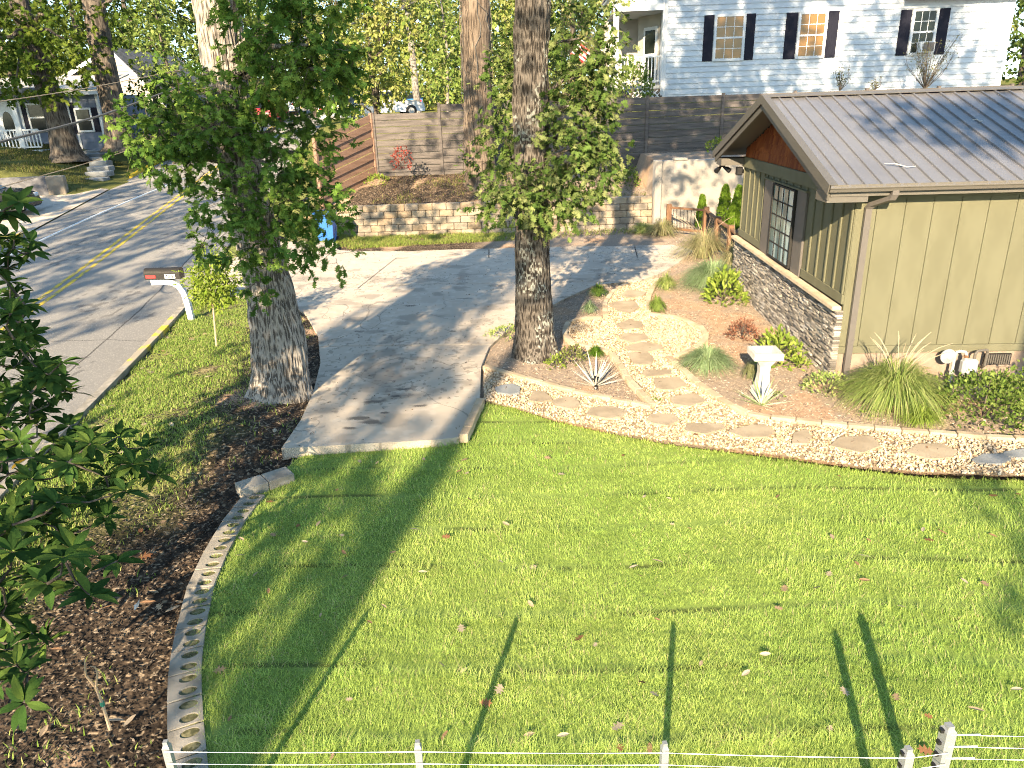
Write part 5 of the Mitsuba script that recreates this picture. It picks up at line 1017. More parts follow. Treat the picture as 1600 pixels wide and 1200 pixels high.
bank_sh = Polygon(P([(-60, 900), (240, 900), (330, 770), (430, 690), (430, 630), (330, 650), (200, 770), (-60, 830)]))
roof_sh = Polygon([tuple(G(u_, v_, 0)[:2]) for u_, v_ in ((.75, 2.95), (9, 2.95), (9, .55), (2.0, .55), (1.6, 1.1), (1.35, 1.7), (1.05, 2.4))])
trunk_sh = [(np.array([.4, 11.6, z_]) + SUN * t_, np.array([.30, .30, .28]), 95) for z_, t_ in ((.9, 17), (1.5, 18), (1.7, 15.5), (2.3, 17.5), (2.9, 16.5), (3.3, 18), (3.9, 17), (4.6, 16.5), (5.2, 18))]
road_sh = Polygon([(-13.2, 12), (-8.6, 13.5), (-8.2, 19), (-9.5, 26), (-12, 34), (-18, 34), (-16, 22), (-14.5, 14)])
yard_sh = Polygon([(-30, 31), (-18, 31), (-16, 37), (-19, 41), (-32, 41)])
shade_tree('broad oak behind the viewer on the left whose shade crosses lawn and driveway', [-5.5, -9.5, -.2], 11, .4, shade_clumps(drive_sh, 0, .72, (19, 24), .40, 330, 301, .74) + shade_clumps(lawn_sh, -.1, .62, (15, 19), .31, 260, 302, .68) + trunk_sh + [(at(x_, y_, 9.2) + SUN * t_, np.array([.42, .42, .36]), 330) for x_, y_, t_ in ((430, 30, 14), (480, 60, 15), (520, 100, 14), (450, 100, 16), (500, 10, 15), (410, -20, 14), (540, 60, 16))] + shade_clumps(bank_sh, -.1, .7, (13, 17), .28, 170, 311, .62), 303)  # includes unseen leaf clumps added only to darken the front oak's upper boughs
shade_tree('tall oak behind the viewer on the right whose shade falls on the metal roof', [3.0, -7.5, -.2], 12, .35, shade_clumps(roof_sh, 3.5, .50, (17, 20), .36, 300, 304, .85) + shade_clumps(edge_sh, -.1, .6, (15, 17), .5, 200, 305, 1.0), 306)
shade_tree('roadside oak left of the viewer shading the road', [-15.5, .5, 0], 10, .4, shade_clumps(road_sh, .5, 1.15, (20, 24), .60, 330, 307, .74), 308, .2)
shade_tree('large tree across the road shading the blue house yard', [-29, 8, 0], 14, .45, shade_clumps(yard_sh, 2.2, 1.3, (27, 31), 1.0, 330, 309, .95) + [(np.array([x_, 39, z_]) + SUN * (27 + (x_ * 7 + z_ * 3) % 4), np.array([.9, .9, .7]), 420) for x_ in np.arange(-27, -18.5, 1.2) for z_ in (2.8, 3.9, 5.0)], 310, .26)

# ---------------------------------------------------------------- grass
def blades(xy, zf, h, w, cols, r, lean=.35, bend=.5):
    n = len(xy); a = r.uniform(0, 2 * np.pi, n); d = np.column_stack([np.cos(a), np.sin(a)]); h = h * r.uniform(.6, 1.25, n); ln = h * lean * r.uniform(.2, 1.6, n)
    z0 = zf(xy[:, 0], xy[:, 1]); b = np.column_stack([xy, z0]); s = np.column_stack([-d[:, 1], d[:, 0], 0 * a]) * (w * r.uniform(.7, 1.2, n))[:, None] / 2; o = np.column_stack([d, 0 * a])
    m = b + o * (ln * .35)[:, None] + np.array([0, 0, 1.]) * (h * .6)[:, None]; t = b + o * ln[:, None] + np.array([0, 0, 1.]) * h[:, None]
    V = np.stack([b - s, b + s, m - s * .75, m + s * .75, t], 1).reshape(-1, 3); F = (np.array([[0, 1, 3], [0, 3, 2], [2, 3, 4]])[None] + (np.arange(n) * 5)[:, None, None]).reshape(-1, 3)
    c = np.repeat(cols, 5, 0).reshape(n, 5, 3); return V, F, c.reshape(-1, 3)
r = np.random.default_rng(400)
vis = LAWN.intersection(Polygon([(-3.6, 2.6), (4.6, 2.6), (9, 7.2), (9, 11), (-4, 11)]))
gxy = sample_poly(vis, 390000, r); d = np.hypot(gxy[:, 0], gxy[:, 1] - 0); dens = np.clip((4.2 / np.hypot(d, 3.0)) ** 2 * 1.5, .16, 1)
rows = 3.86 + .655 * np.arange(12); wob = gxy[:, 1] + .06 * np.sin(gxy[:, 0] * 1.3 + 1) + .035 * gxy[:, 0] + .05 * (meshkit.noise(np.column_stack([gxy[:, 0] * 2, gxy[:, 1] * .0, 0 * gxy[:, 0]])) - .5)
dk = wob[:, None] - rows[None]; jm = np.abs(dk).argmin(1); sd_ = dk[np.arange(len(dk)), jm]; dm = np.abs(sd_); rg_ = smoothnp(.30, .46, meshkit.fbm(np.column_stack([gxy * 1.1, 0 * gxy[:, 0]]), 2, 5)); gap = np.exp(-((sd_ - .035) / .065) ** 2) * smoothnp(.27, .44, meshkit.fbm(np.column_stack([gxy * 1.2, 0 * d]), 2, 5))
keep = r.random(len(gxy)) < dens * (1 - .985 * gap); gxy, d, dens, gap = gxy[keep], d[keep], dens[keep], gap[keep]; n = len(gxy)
nz = meshkit.fbm(np.column_stack([gxy * .9, 0 * d]), 3, 9)[:, None]; n2 = meshkit.fbm(np.column_stack([gxy * 5.0, 0 * d]), 3, 12)[:, None]
col = np.array([.30, .45, .10]) * (1 - nz) + np.array([.49, .58, .17]) * nz; col = col * (.72 + .56 * n2) * r.uniform(.82, 1.18, (n, 1))
dry = r.random(n) < (.05 + .10 * (n2[:, 0] > .62)); col[dry] = np.array([.50, .46, .24]) * r.uniform(.8, 1.2, (dry.sum(), 1))
h = (.028 + .016 * n2[:, 0]) * (1 + 1.5 * np.exp(-((sd_[keep] + .06) / .035) ** 2) * rg_[keep]); w = .0040 / np.sqrt(dens) ** .8
V, F, c = blades(gxy, zlawn, h, w, col, r, 1.25)
put('lawn_grass', (V, F), 'm_blade', color=c, kind='stuff', label='short bright green lawn grass with faint mowing lines', cat='grass')
# verge, bank and strip grass
def zone_blades(poly, n, prob, h, w, cols, seed, zf=hground):
    rr = np.random.default_rng(seed); p = sample_poly(poly, n, rr); k = rr.random(n) < prob(p[:, 0], p[:, 1]); p = p[k]; return blades(p, lambda x, y: zf(x, y) - .004, h, w, palette(cols, len(p), rr, .25), rr, .8)
BANK = Polygon([(ROADC(2.0) + 3.55, 2.0), (ROADC(17) + 3.55, 17), (-4.4, 17), (-2.0, 12), (-2.2, 2)]).difference(DRIVE.buffer(.02)).difference(LAWN.buffer(.02)).difference(core.buffer(.1))
nzf = lambda x, y, s, sd: meshkit.fbm(np.column_stack([x * s, y * s, 0 * x]), 3, sd)
vb = zone_blades(BANK, 130000, lambda x, y: np.clip((1 - smoothnp(-4.9 + .7 * smoothnp(5, 9, y), -3.5 + 1.6 * smoothnp(5, 9, y), x + .15 * y)) * smoothnp(.28, .46, nzf(x, y, 1.6, 21)) + .05 * (nzf(x, y, 3, 22) > .62), 0, 1), .055, .010, [[.24, .37, .07], [.33, .44, .11], [.46, .46, .19], [.17, .27, .05]], 401)
WSTRIP = Polygon([(-5.7, 22.3), (4.7, 23.6), (4.7, 24.4), (-5.7, 24.4)]).difference(DRIVE.buffer(.02))
vs = zone_blades(WSTRIP, 16000, lambda x, y: np.clip(smoothnp(1.5, -1.5, x) * smoothnp(.25, .45, nzf(x, y, 2, 23)) + .12, 0, 1), .11, .016, [[.20, .28, .05], [.28, .36, .08], [.34, .33, .13]], 402)
YARD = Polygon([(-34, 30.5), (-17.2, 30.8), (-18.5, 37.5), (-22, 39), (-34, 39)]).difference(AP)
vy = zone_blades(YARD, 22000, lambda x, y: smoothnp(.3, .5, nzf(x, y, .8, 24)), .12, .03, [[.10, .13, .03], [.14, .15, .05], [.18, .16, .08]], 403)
UPB = Polygon([(-4.5, 24.9), (4.7, 24.9), (4.7, 27.9), (-4.5, 27.9)])
vu = zone_blades(UPB, 9000, lambda x, y: smoothnp(.5, .62, nzf(x, y, 1.2, 25)) * .6 + .04, .10, .015, [[.15, .2, .04], [.25, .24, .10], [.33, .27, .14]], 404)
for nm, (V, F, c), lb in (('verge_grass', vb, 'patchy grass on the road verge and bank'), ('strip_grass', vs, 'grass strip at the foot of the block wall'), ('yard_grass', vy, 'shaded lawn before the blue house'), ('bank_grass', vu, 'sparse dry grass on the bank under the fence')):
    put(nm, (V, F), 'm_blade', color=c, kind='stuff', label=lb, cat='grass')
# mulch: bark chips and straw
def chips(poly, n, cols, seed, zf=hground, L=(.02, .06)):
    rr = np.random.default_rng(seed); p = sample_poly(poly, n, rr); z = zf(p[:, 0], p[:, 1]); a = rr.uniform(0, 2 * np.pi, n)
    D = np.column_stack([np.cos(a), np.sin(a), rr.normal(0, .25, n)]); N_ = np.column_stack([rr.normal(0, .4, n), rr.normal(0, .4, n), np.ones(n)]); s = np.column_stack([rr.uniform(.004, .011, n), rr.uniform(*L, n) / 2, rr.uniform(.003, .006, n)])
    return scatter(OCT, OCF, np.column_stack([p, z + .006 + rr.uniform(0, .012, n)]), frames(D, N_), s, palette(cols, n, rr, .3))
BED = Polygon([(-.9, 9.3), (8, 7.4), (8.5, 9.4), (4.8, 10.2), (5.1, 16.5), (5.3, 22.8), (2.8, 18.5), (0, 14.5), (-.8, 11)]).difference(DRIVE.buffer(.02)).difference(PATHS.buffer(.05)).difference(LAWN)
v, f, c = chips(BED, 15000, [[.29, .22, .16], [.44, .35, .27], [.13, .10, .08], [.56, .47, .38], [.33, .24, .17]], 410); put('bed_mulch', (v, f), 'm_vcol', color=c, kind='stuff', label='faded brown bark mulch in the planting beds')
v, f, c = chips(BANK, 20000, [[.025, .021, .018], [.04, .032, .026], [.085, .065, .05], [.018, .015, .013], [.035, .028, .023], [.20, .165, .13]], 411); put('bank_mulch', (v, f), 'm_vcol', color=c, kind='stuff', label='dark bark mulch and litter on the bank')
v, f, c = chips(UPB.union(WSTRIP), 7000, [[.14, .09, .06], [.28, .19, .12], [.07, .05, .04]], 412, L=(.03, .09)); put('litter', (v, f), 'm_vcol', color=c, kind='stuff', label='leaf litter behind and below the block wall')
v, f, c = chips(DRIVE.union(PATHS), 900, [[.10, .07, .05], [.2, .14, .09], [.05, .04, .03]], 413, zf=lambda x, y: zdrive(x, y) + .004, L=(.02, .07)); put('drive_litter', (v, f), 'm_vcol', color=c, kind='stuff', label='bits of leaf and twig scattered over driveway and path')

# ---------------------------------------------------------------- fallen leaves, each its own
def curled(tv, c=.35):
    v = np.array(tv, float); v = v * [1, 1, 1]; v[:, 2] += c * (v[:, 0] ** 2) * 2 + .25 * (v[:, 1] - .5) ** 2; return v - [0, .5, 0]
LEAFP = []
for tv, tf, cs in ((MAG_V, MAG_F, ([.46, .35, .24], [.33, .20, .12], [.56, .46, .34])), (OAK_V, OAK_F, ([.46, .37, .27], [.26, .13, .07], [.36, .25, .16]))):
    for cc in cs: V = curled(tv); LEAFP.append(mikit.ply((V, np.array(tf)), 'm_leaf', color=np.repeat(np.array(cc)[None], len(V), 0)))
def drop(xy, z, size, rr, lb, grp):
    n_ = unit([rr.normal(0, .35), rr.normal(0, .35), 1]); a = rr.uniform(0, 6.28); fr_ = frames(np.array([[math.cos(a), math.sin(a), 0]]), np.array([n_]))[0] * size
    M = np.eye(4); M[:3, :3] = fr_.T; M[:3, 3] = [xy[0], xy[1], z]; putd('fallen_leaf', LEAFP[rr.integers(0, 6)], None, T(M.tolist()), label=lb, cat='leaf', group=grp)
rr = np.random.default_rng(420)
pxl = [(877, 748), (1050, 824), (1077, 832), (698, 845), (535, 840), (614, 867), (498, 822), (435, 840), (477, 850), (422, 787), (663, 725), (527, 770), (1425, 742), (1450, 850), (1472, 838), (1350, 875), (1338, 885), (1455, 690), (990, 890), (1195, 1025), (1320, 1082), (1400, 1090), (1525, 1110), (965, 1135), (880, 1150), (695, 1150), (690, 1042), (725, 1050), (575, 975), (600, 950), (343, 1045), (1588, 1078), (1297, 1138), (1445, 1172), (1590, 778), (1550, 842), (1215, 782), (1045, 785), (1275, 922), (1000, 905), (420, 925), (760, 1100), (1165, 1055), (1095, 1040), (930, 1010), (1350, 910), (905, 1000), (1015, 1170), (780, 1080), (590, 730)]
lawn_pts = [gr(x, y, -.1)[:2] for x, y in pxl] + list(sample_poly(vis.buffer(-.15), 62, rr))
for q in lawn_pts: drop(q, float(zlawn(*q)) + rr.uniform(.035, .05), rr.uniform(.055, .115), rr, 'dry curled brown leaf lying on the front lawn', 'fallen leaves on the front lawn')
for q in sample_poly(BANK, 85, rr): drop(q, zg(*q) + .03, rr.uniform(.09, .16), rr, 'dry brown leaf lying on the bank between road and lawn', 'fallen leaves on the bank')
for q in sample_poly(PATHS.intersection(sbox(-1, 6, 6, 14)), 22, rr): drop(q, .05, rr.uniform(.05, .09), rr, 'small dry leaf lying on the pebble path', 'fallen leaves on the path')

# ---------------------------------------------------------------- planting
def grass_plant(name, label, p, H, R, n, cols, seed, w=.010, plumes=0, pc=None, group=None):
    k = thing(name, label, 'ornamental grass', group); rr = np.random.default_rng(seed); p = np.asarray(p, float); V, F, Cc, n0 = [], [], [], 0
    a = rr.uniform(0, 6.28, n); n = int(n * 1.5); a = rr.uniform(0, 6.28, n); q = rr.random(n) ** .8; L = rr.uniform(.65, 1.15, n); t = np.linspace(0, 1, 6); cc = palette(cols, n, rr, .2)
    out = np.column_stack([np.cos(a), np.sin(a), 0 * a]); sd = np.column_stack([-np.sin(a), np.cos(a), 0 * a]); root = p + out * (.2 * R * rr.random(n))[:, None]
    zz = np.maximum((2.1 - .35 * q)[:, None] * t - (1.15 + .75 * q)[:, None] * t ** 2, .02 * t[None])
    pts = root[:, None] + out[:, None] * (R * (.15 + .95 * q) * L)[:, None, None] * (t ** 1.15)[None, :, None] + np.array([0, 0, 1.]) * (H * L)[:, None, None] * zz[..., None]
    ww = w * np.array([.8, 1, 1, .85, .55, .08]); V = np.stack([pts - sd[:, None] * ww[None, :, None] / 2, pts + sd[:, None] * ww[None, :, None] / 2], 2).reshape(-1, 3)
    b = np.array([[2 * i, 2 * i + 1, 2 * i + 3] for i in range(5)] + [[2 * i, 2 * i + 3, 2 * i + 2] for i in range(5)]); F = (b[None] + (np.arange(n) * 12)[:, None, None]).reshape(-1, 3)
    put('blades', (V, F), 'm_blade', k, color=np.repeat(cc, 12, 0), kind='stuff')
    for i in range(plumes):
        a_ = rr.uniform(0, 6.28); o = np.array([math.cos(a_), math.sin(a_), 0]); hh = H * rr.uniform(1.15, 1.6); rr_ = R * rr.uniform(.3, 1.0); tt = np.linspace(0, 1, 7)
        pt = p + o * (rr_ * tt ** 1.6)[:, None] + np.array([0, 0, 1.]) * (hh * (1.5 * tt - .5 * tt ** 2))[:, None]; put('plume', Mesh().tube(pt, [.0015, .0015, .0015, .002, .005, .006, .002], 5), pc or 'm_edging_b', k)
    return k
GG = [[.22, .30, .08], [.33, .40, .12], [.42, .44, .20], [.15, .22, .06]]; SG = [[.24, .33, .17], [.33, .41, .24], [.18, .27, .12]]; STRAW = [[.42, .37, .22], [.34, .32, .17], [.24, .26, .11]]
grass_plant('fountain_grass', 'large arching green fountain grass beside the downspout of the green house', gr(1395, 628), .62, .78, 1900, GG, 501, .010, 16)
grass_plant('fountain_grass', 'small bright grass clump at the front foot of the large fountain grass', gr(1436, 660), .26, .30, 420, [[.18, .26, .04], [.25, .32, .07]], 502, .009)
grass_plant('fountain_grass', 'blue green mounded grass between the round paving and the bird bath', gr(1105, 575), .38, .50, 900, SG, 503, .009)
grass_plant('fountain_grass', 'blue green mounded grass by the back corner of the stone base', gr(1112, 447), .62, .85, 1300, SG, 504, .013)
grass_plant('fountain_grass', 'pale straw coloured grass arching before the timber rail', gr(1098, 402), .85, .95, 520, STRAW, 505, .013, 8)
grass_plant('fountain_grass', 'straw grass with plumes at the corner of the timber rail and the stone base', gr(1146, 428), .85, .55, 420, STRAW, 506, .012, 8)
grass_plant('grass_tuft', 'dark green tuft beside the driveway edge above the round paving', gr(935, 462), .30, .26, 260, [[.08, .15, .03], [.13, .2, .05]], 507, .010)
grass_plant('grass_tuft', 'pale green tuft just below the dark tuft near the lichened oak', gr(921, 488), .26, .22, 180, SG, 508, .010)
grass_plant('grass_tuft', 'upright green tuft right of the upper path near the driveway', gr(1040, 452), .40, .30, 330, GG, 509, .011)
grass_plant('grass_tuft', 'green tuft at the right edge of the upper path', gr(1026, 486), .34, .24, 260, [[.14, .22, .04], [.22, .3, .08]], 510, .011)
grass_plant('grass_tuft', 'deep green tuft left of the round paving', gr(930, 556), .20, .18, 240, [[.08, .16, .02], [.12, .22, .03]], 511, .008)
grass_plant('grass_tuft', 'pale grey green tuft left of the bird bath', gr(1172, 590), .30, .17, 260, [[.25, .25, .14], [.2, .22, .1]], 512, .007)
grass_plant('grass_tuft', 'dry pale tuft at the foot of the cream garden wall', at(1035, 362, 23.0) * [1, 1, 0], .55, .7, 420, STRAW, 513, .016)
grass_plant('grass_tuft', 'dry tuft left of the timber rail', at(1005, 362, 23.6) * [1, 1, 0], .35, .6, 300, GG, 514, .016)
def yucca(label, p, n, L, seed, cols):
    k = thing('yucca', label, 'yucca'); rr = np.random.default_rng(seed); p = np.asarray(p, float)
    tv = np.array([[-.5, 0, .1], [.5, 0, .1], [0, 0, 0], [-.55, .45, .1], [.55, .45, .1], [0, .45, 0], [0, 1, 0]]); tf = np.array([[0, 2, 5], [0, 5, 3], [2, 1, 4], [2, 4, 5], [3, 5, 6], [5, 4, 6]])
    for i in range(n):
        a = i * 2.4 + rr.uniform(-.2, .2); el = math.radians(12 + 62 * (i / n) ** 1.1); d_ = np.array([[math.cos(a) * math.cos(el), math.sin(a) * math.cos(el), math.sin(el)]]); ll = L * rr.uniform(.8, 1.1)
        v, f, c = scatter(tv, tf, p[None] + d_ * .02, frames(d_, np.array([[0, 0, 1.]])), np.array([[.024, ll, .03]]), np.array([cols[i % len(cols)]]) * rr.uniform(.9, 1.1))
        put('leaf', (v, f), 'm_vcol', k, color=c)
yucca('silvery white spiky yucca in the bed beside the lower path', gr(930, 604), 34, .52, 521, [[.52, .50, .43], [.44, .43, .35], [.58, .57, .50]])
yucca('cream and green variegated yucca at the foot of the bird bath', gr(1190, 634), 26, .42, 522, [[.52, .54, .36], [.22, .30, .10], [.58, .58, .42]])
def shrub(name, label, p, H, R, n, size, cols, seed, tv=MAG_V, tf=MAG_F, bs='m_leaf', cat='shrub', stems=7, group=None):
    k = thing(name, label, cat, group); rr = np.random.default_rng(seed); p = np.asarray(p, float); u = unit(rr.normal(size=(n, 3)) + [0, 0, .35]); u[:, 2] = np.abs(u[:, 2]); q = rr.uniform(.45, 1, (n, 1)) ** .5
    lump = .75 + .5 * meshkit.noise(u * 2.2 + seed); pos = p + u * q * lump[:, None] * [R, R, H]; d_ = unit(u * .8 + rr.normal(0, .45, (n, 3)) + [0, 0, .35]); nn = unit(rr.normal(0, .5, (n, 3)) + [0, 0, .6] + u * .4)
    v, f, c = scatter(tv, tf, pos, frames(d_, nn), size * rr.uniform(.7, 1.2, n), palette(cols, n, rr, .2)); put('foliage', (v, f), bs, k, color=c, kind='stuff')
    for i in range(stems): j = rr.integers(0, n); put('stem', Mesh().tube([p - [0, 0, .03], p + (pos[j] - p) * [.4, .4, .55], pos[j]], [.012 * H + .003, .008 * H + .002, .002], 5), 'm_bark_far', k)
    return k
LAU = [[.17, .24, .04], [.26, .32, .07], [.12, .18, .03]]; DKS = [[.08, .13, .03], [.13, .20, .04], [.2, .26, .07]]
shrub('laurel_shrub', 'bright green laurel against the back of the stone base', gr(1130, 470), .62, .42, 420, .13, LAU, 531, bs='m_gloss_leaf')
shrub('laurel_shrub', 'bright green laurel behind the bird bath', gr(1216, 566), .50, .36, 420, .105, LAU, 532, bs='m_gloss_leaf')
shrub('laurel_shrub', 'tiny laurel seedling at the foot of the stone base right of the bird bath', gr(1252, 574), .18, .12, 60, .07, LAU, 533, bs='m_gloss_leaf', stems=2)
shrub('red_shrub', 'small reddish brown shrub before the stone base', gr(1160, 528), .32, .27, 420, .045, [[.22, .09, .06], [.30, .15, .10], [.16, .08, .05]], 534, DIA_V, DIA_F)
shrub('rose_bush', 'dark green bush below the gas meter at the right edge', gr(1535, 648), .62, .62, 1900, .055, DKS, 535, DIA_V, DIA_F)
shrub('rose_bush', 'shaded bush at the far right edge beside the path', gr(1640, 660), .75, .75, 1900, .055, DKS, 536, DIA_V, DIA_F)
shrub('low_shrub', 'small leafy green shrub at the corner of the stone base left of the fountain grass', gr(1292, 612), .28, .32, 420, .05, GG, 537, DIA_V, DIA_F)
shrub('low_shrub', 'low weedy plant right of the lichened oak base', gr(893, 565), .26, .24, 300, .05, [[.16, .2, .05], [.10, .08, .06], [.22, .27, .07]], 538, DIA_V, DIA_F)
shrub('low_shrub', 'low green weed left of the lichened oak near the driveway', gr(790, 525), .18, .38, 300, .05, GG, 539, DIA_V, DIA_F)
shrub('low_shrub', 'leafy weed at the right root of the lichened oak', gr(866, 573), .18, .16, 120, .05, LAU, 540, DIA_V, DIA_F)
for i, (x, y, s) in enumerate(((1215, 622, .1), (1100, 470, .1), (1160, 478, .1), (1076, 575, .09), (1025, 632, .1), (1360, 650, .12))): shrub('weed', ('tiny green weed right of the bird bath', 'tiny green weed in the bed left of the laurel', 'tiny green weed below the laurel', 'tiny weed left of the blue green mounded grass', 'tiny weed where the two paths meet', 'small weed before the large fountain grass')[i], gr(x, y), s, s * 1.1, 40, .035, LAU, 541 + i, DIA_V, DIA_F, cat='weed', stems=2)
for i, (x, y, h_, r_, lb) in enumerate(((1096, 336, 1.02, .16, 'narrow upright conifer before the cream wall'), (1130, 352, 1.30, .24, 'left conifer of the dense pair beside the green house'), (1151, 350, 1.30, .26, 'right conifer of the dense pair beside the green house'), (1143, 372, .80, .20, 'small bright conifer in front of the dense pair'))):
    k = thing('conifer', lb, 'conifer'); p = at(x, y, 23.7 - .5 * (i == 3) - .3 * (i == 2)); p[2] = 0; rr = np.random.default_rng(560 + i); n = 1300; t = rr.random(n) ** .8; a = rr.uniform(0, 6.28, n); R_ = r_ * (1 - t) ** .55 * (.75 + .4 * rr.random(n))
    pos = p + np.column_stack([R_ * np.cos(a), R_ * np.sin(a), .05 + t * h_]); o = np.column_stack([np.cos(a), np.sin(a), 0 * a + 1.2])
    v, f, c = scatter(DIA_V, DIA_F, pos, frames(o + rr.normal(0, .3, (n, 3)), np.column_stack([np.cos(a), np.sin(a), 0 * a + .2])), .09 * rr.uniform(.7, 1.2, n), palette([[.14, .24, .03], [.19, .30, .04], [.09, .16, .02]], n, rr, .2)); put('foliage', (v, f), 'm_leaf', k, color=c, kind='stuff')
    put('trunk', Mesh().tube([p, p + [0, 0, h_ * .8]], [.03, .01], 6), 'm_bark_far', k)
shrub('red_maple', 'small red leaved maple before the lit panel of the dark fence', at(631, 300, 26.3) + [0, 0, .75], .75, .34, 260, .09, [[.22, .05, .04], [.30, .10, .08]], 570, DIA_V, DIA_F, cat='small tree')
put('trunk', Mesh().tube([at(632, 318, 26.3) - [0, 0, .1], at(631, 270, 26.3)], [.018, .012], 6), 'm_bark_far', 'red_maple')
shrub('hedge_plant', 'small green shrub at the foot of the brown fence corner', at(590, 292, 27.2), .45, .5, 220, .10, LAU, 571, DIA_V, DIA_F)
shrub('hedge_plant', 'dark green bush below the dark fence left of the cream wall', at(978, 300, 26.2), .8, .5, 520, .10, DKS, 572, DIA_V, DIA_F)
shrub('hedge_plant', 'yellow green sapling before the dark fence over the cream wall', at(1117, 236, 26.5), .45, .32, 130, .11, LAU, 573, DIA_V, DIA_F)
shrub('hedge_plant', 'leafy bush under the white porch', at(985, 155, 30.5), 1.3, .9, 900, .13, DKS, 574, DIA_V, DIA_F)
def wisp(label, p, H, R, n, seed):
    k = thing('wispy_shrub', label, 'shrub'); rr = np.random.default_rng(seed); tw = Mesh(); P_, D_ = [], []
    for i in range(n):
        a = rr.uniform(0, 6.28); tip = p + [R * math.cos(a) * rr.uniform(.3, 1), R * .5 * math.sin(a), H * rr.uniform(.5, 1.0)]; mid = (p + tip) / 2 + rr.normal(0, .08, 3); tw.tube([p, mid, tip], [.014, .009, .004], 4, False)
        for t in rr.uniform(.3, 1, 14): q = p + (tip - p) * t; P_.append(q + rr.normal(0, .05, 3)); D_.append(rr.normal(size=3))
    put('stems', tw, 'm_bark_far', k, kind='stuff'); P_, D_ = np.array(P_), np.array(D_); m_ = len(P_); v, f, c = scatter(DIA_V, DIA_F, P_, frames(D_, rr.normal(size=(m_, 3))), .07 * rr.uniform(.7, 1.2, m_), palette([[.16, .15, .08], [.12, .13, .05]], m_, rr)); put('leaves', (v, f), 'm_leaf', k, color=c, kind='stuff')
wisp('wispy bare shrub on the fence below the right window of the white house', at(1445, 140, 29.0), 1.9, 1.3, 34, 580)
wisp('thin wispy twigs above the fence below the middle window of the white house', at(1312, 142, 29.0), .95, .35, 10, 581)
wisp('short twigs above the fence right of the middle window of the white house', at(1365, 142, 29.0), .5, .3, 7, 582)
# sapling by the mailbox
SP = thing('sapling', 'slender young tree with feathery yellow green crown beside the mailbox', 'sapling'); b0 = gr(338, 543); rr = np.random.default_rng(590)
tp = at(328, 400, b0[1] + .25); put('trunk', Mesh().tube([b0 - [0, 0, .05], at(332, 470, b0[1] + .1), at(328, 430, b0[1] + .2), tp], [.016, .014, .011, .005], 7), 'm_edging_b', SP)
cl = [(at(x, y, b0[1] + dy), np.array([.25, .22, .17]), 360) for x, y, dy in ((330, 425, .1), (316, 432, .2), (342, 440, .1), (332, 452, 0), (345, 458, .2), (322, 450, .1), (333, 412, .2), (350, 452, .0))]
v, f, c, tw = sprays(cl, .085, [[.21, .29, .04], [.15, .23, .03], [.27, .33, .07]], rr, np.array([[0, 0, 0], [.2, .5, .03], [0, 1, -.04], [-.2, .5, .03]]), DIA_F, 6, .1, .003, .12); put('foliage', (v, f), 'm_leaf', SP, color=c, kind='stuff')
TS = thing('tied_sapling', 'leaning bare sapling tied with green tape on the dark mulch bank', 'sapling'); q = [gr(172, 1140, -.15), gr(160, 1100, .1), gr(150, 1075, .25), gr(134, 1055, .4), gr(132, 1030, .6)]
put('stem', Mesh().tube(q, [.012, .011, .010, .008, .004], 6), 'm_edging', TS); put('branch', Mesh().tube([q[2], gr(152, 1050, .45), gr(148, 1042, .5), gr(141, 1041, .52)], [.007, .006, .005, .003], 5), 'm_edging', TS)
put('tie', Mesh().tube([q[1] - [0, 0, .015], q[1] + [0, 0, .02]], [.015, .015], 8), 'm_green_tape', TS)
PT = thing('plant_label', 'small white curled plant label on the dark bank', 'plant label'); q = gr(212, 948, .0); t = np.linspace(-1, 1, 7); V = np.vstack([[[q[0] + .02 * math.cos(a * 1.1), q[1] + .05 * a, q[2] + .0], [q[0] + .02 * math.cos(a * 1.1) + .01, q[1] + .05 * a, q[2] + .05]] for a in t]); put('strip', Mesh().add(V, [[2 * i, 2 * i + 2, 2 * i + 3, 2 * i + 1] for i in range(6)]), 'm_white', PT)

# ---------------------------------------------------------------- magnolia at the left edge
MT = thing('magnolia', 'dark glossy magnolia reaching in from the left edge', 'tree'); rr = np.random.default_rng(600)
ROS = [(15, 330), (30, 315), (22, 375), (12, 402), (15, 440), (25, 462), (38, 475), (30, 505), (22, 530), (12, 556), (45, 522), (50, 545), (75, 565), (95, 568), (20, 575), (50, 592), (88, 592), (15, 612), (35, 618), (62, 608), (100, 612), (12, 650), (45, 646), (58, 664), (85, 694), (30, 690), (135, 682), (185, 682), (108, 722), (50, 747), (190, 726), (130, 725), (227, 700), (195, 768), (88, 786), (45, 752), (105, 775), (165, 808), (70, 782), (100, 838), (20, 862), (5, 842), (60, 880), (112, 858), (10, 815), (75, 912), (140, 930), (10, 946), (50, 990), (2, 1052), (38, 1098), (120, 915), (-30, 500), (-40, 600), (-30, 700), (-50, 800), (-30, 900), (-40, 1000), (-30, 400), (-60, 330), (5, 700), (150, 700), (60, 720), (30, 800), (0, 600), (8, 485), (60, 640), (0, 905), (25, 1040), (165, 745), (115, 690), (75, 590), (5, 340), (8, 370), (-5, 420), (35, 545)]
pts = []
for i, (x, y) in enumerate(ROS):
    dist = 4.3 + 2.3 * smoothnp(1000, 560, y) + rr.uniform(-.35, .5); g0 = gr(x, max(y, 520), -.1); Y = min(dist, g0[1] * .86); pts.append(at(x, y, Y))
for q in list(pts): pts.append(q + rr.normal(0, .16, 3) - [.12, -.1, .05])
pts = np.array(pts); root = np.array([-5.6, 4.6, .9]); order = np.argsort(np.linalg.norm(pts - root, axis=1)); done = [root]; seglist = []
for i in order:
    q = pts[i]; D = [np.linalg.norm(q - p_) + .35 * np.linalg.norm(p_ - root) for p_ in done]; j = int(np.argmin(D)); seglist.append((done[j], q)); done.append(q)
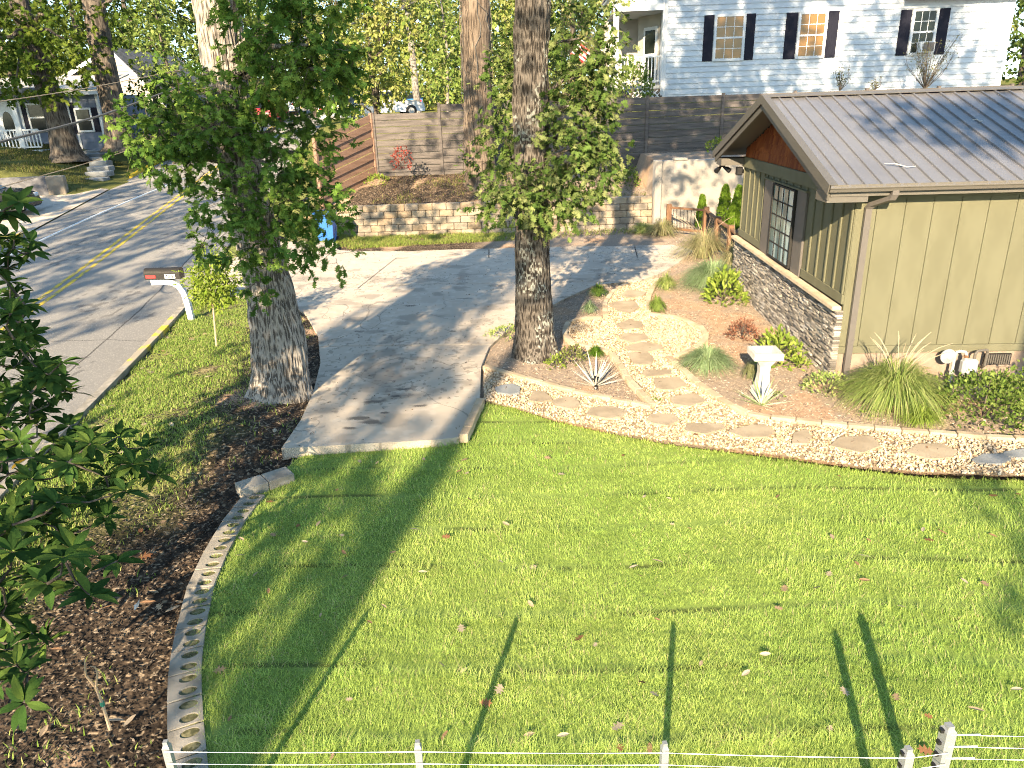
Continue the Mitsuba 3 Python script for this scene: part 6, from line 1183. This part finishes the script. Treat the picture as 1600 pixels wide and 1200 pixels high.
put('trunk', Mesh().tube([[-5.7, 4.5, -.3], [-5.65, 4.55, .8], [-5.5, 4.5, 2.2], [-5.4, 4.6, 4.4]], [.10, .09, .07, .03], 10), 'm_bark_far', MT)
for a, b in seglist:
    L = np.linalg.norm(b - a); m_ = (a + b) / 2 + [0, 0, -.06 * L] + rr.normal(0, .03, 3); put('branch', Mesh().tube([a, m_, b], [.010 + .004 * min(L, 2), .008, .006], 6), 'm_bark_far', MT)
LP = []
for j, cc in enumerate(([.035, .075, .018], [.05, .10, .025], [.025, .055, .015], [.09, .14, .03])):
    V = MAG_V.copy(); V[:, 2] -= .18 * V[:, 1] ** 2; LP.append((V, np.array(MAG_F), cc))
LPD = [mikit.ply((V, F), 'm_gloss_leaf', color=np.repeat(np.array(cc)[None], len(V), 0)) for V, F, cc in LP]
LPY = mikit.ply((LP[0][0], LP[0][1]), 'm_gloss_leaf', color=np.repeat(np.array([[.42, .26, .03]]), len(MAG_V), 0))
leaves = []
for i, q in enumerate(pts):
    k_ = rr.integers(9, 14); up = unit(rr.normal(0, .28, 3) + [.15, -.1, 1]); e1_ = unit(np.cross(up, [1, .3, 0])); e2_ = np.cross(up, e1_)
    for j in range(k_):
        a = j * 2.4 + rr.uniform(-.2, .2); el = rr.uniform(-.35, .75); d_ = (e1_ * math.cos(a) + e2_ * math.sin(a)) * math.cos(el) + up * math.sin(el); leaves.append((q + d_ * .012, d_, up, rr.uniform(.13, .20)))
leaves = sorted(leaves, key=lambda l: np.linalg.norm(l[0] - C) + (3 if at(0, 600, 1)[0] / 1 > l[0][0] / l[0][1] * 1.0 else 0))
for i, (q, d_, up, s) in enumerate(leaves[:299]):
    fr_ = frames(d_[None], up[None])[0] * s; M = np.eye(4); M[:3, :3] = fr_.T; M[:3, 3] = q; putd('leaf', LPY if i in (120, 213) else LPD[rr.integers(0, 4)], MT, T(M.tolist()), label='yellowed leaf' if i in (120, 213) else None)
rest = leaves[299:]; A = np.array([l[0] for l in rest]); v, f, c = scatter(LP[0][0], LP[0][1], A, frames(np.array([l[1] for l in rest]), np.array([l[2] for l in rest])), np.array([l[3] for l in rest]), palette([p_[2] for p_ in LP], len(rest), rr)); put('leaves', (v, f), 'm_gloss_leaf', MT, color=c, kind='stuff')
cl = [(np.array([-5.7, 3.3, 3.3]) + rr.normal(0, 1, 3) * [.5, .8, .7], np.array([.5, .5, .5]), 90) for _ in range(14)]
v, f, c, tw = sprays(cl, .18, [[.03, .07, .018], [.05, .1, .025]], rr, MAG_V, MAG_F, 9, .2, .006, .12); put('upper_leaves', (v, f), 'm_gloss_leaf', MT, color=c, kind='stuff')
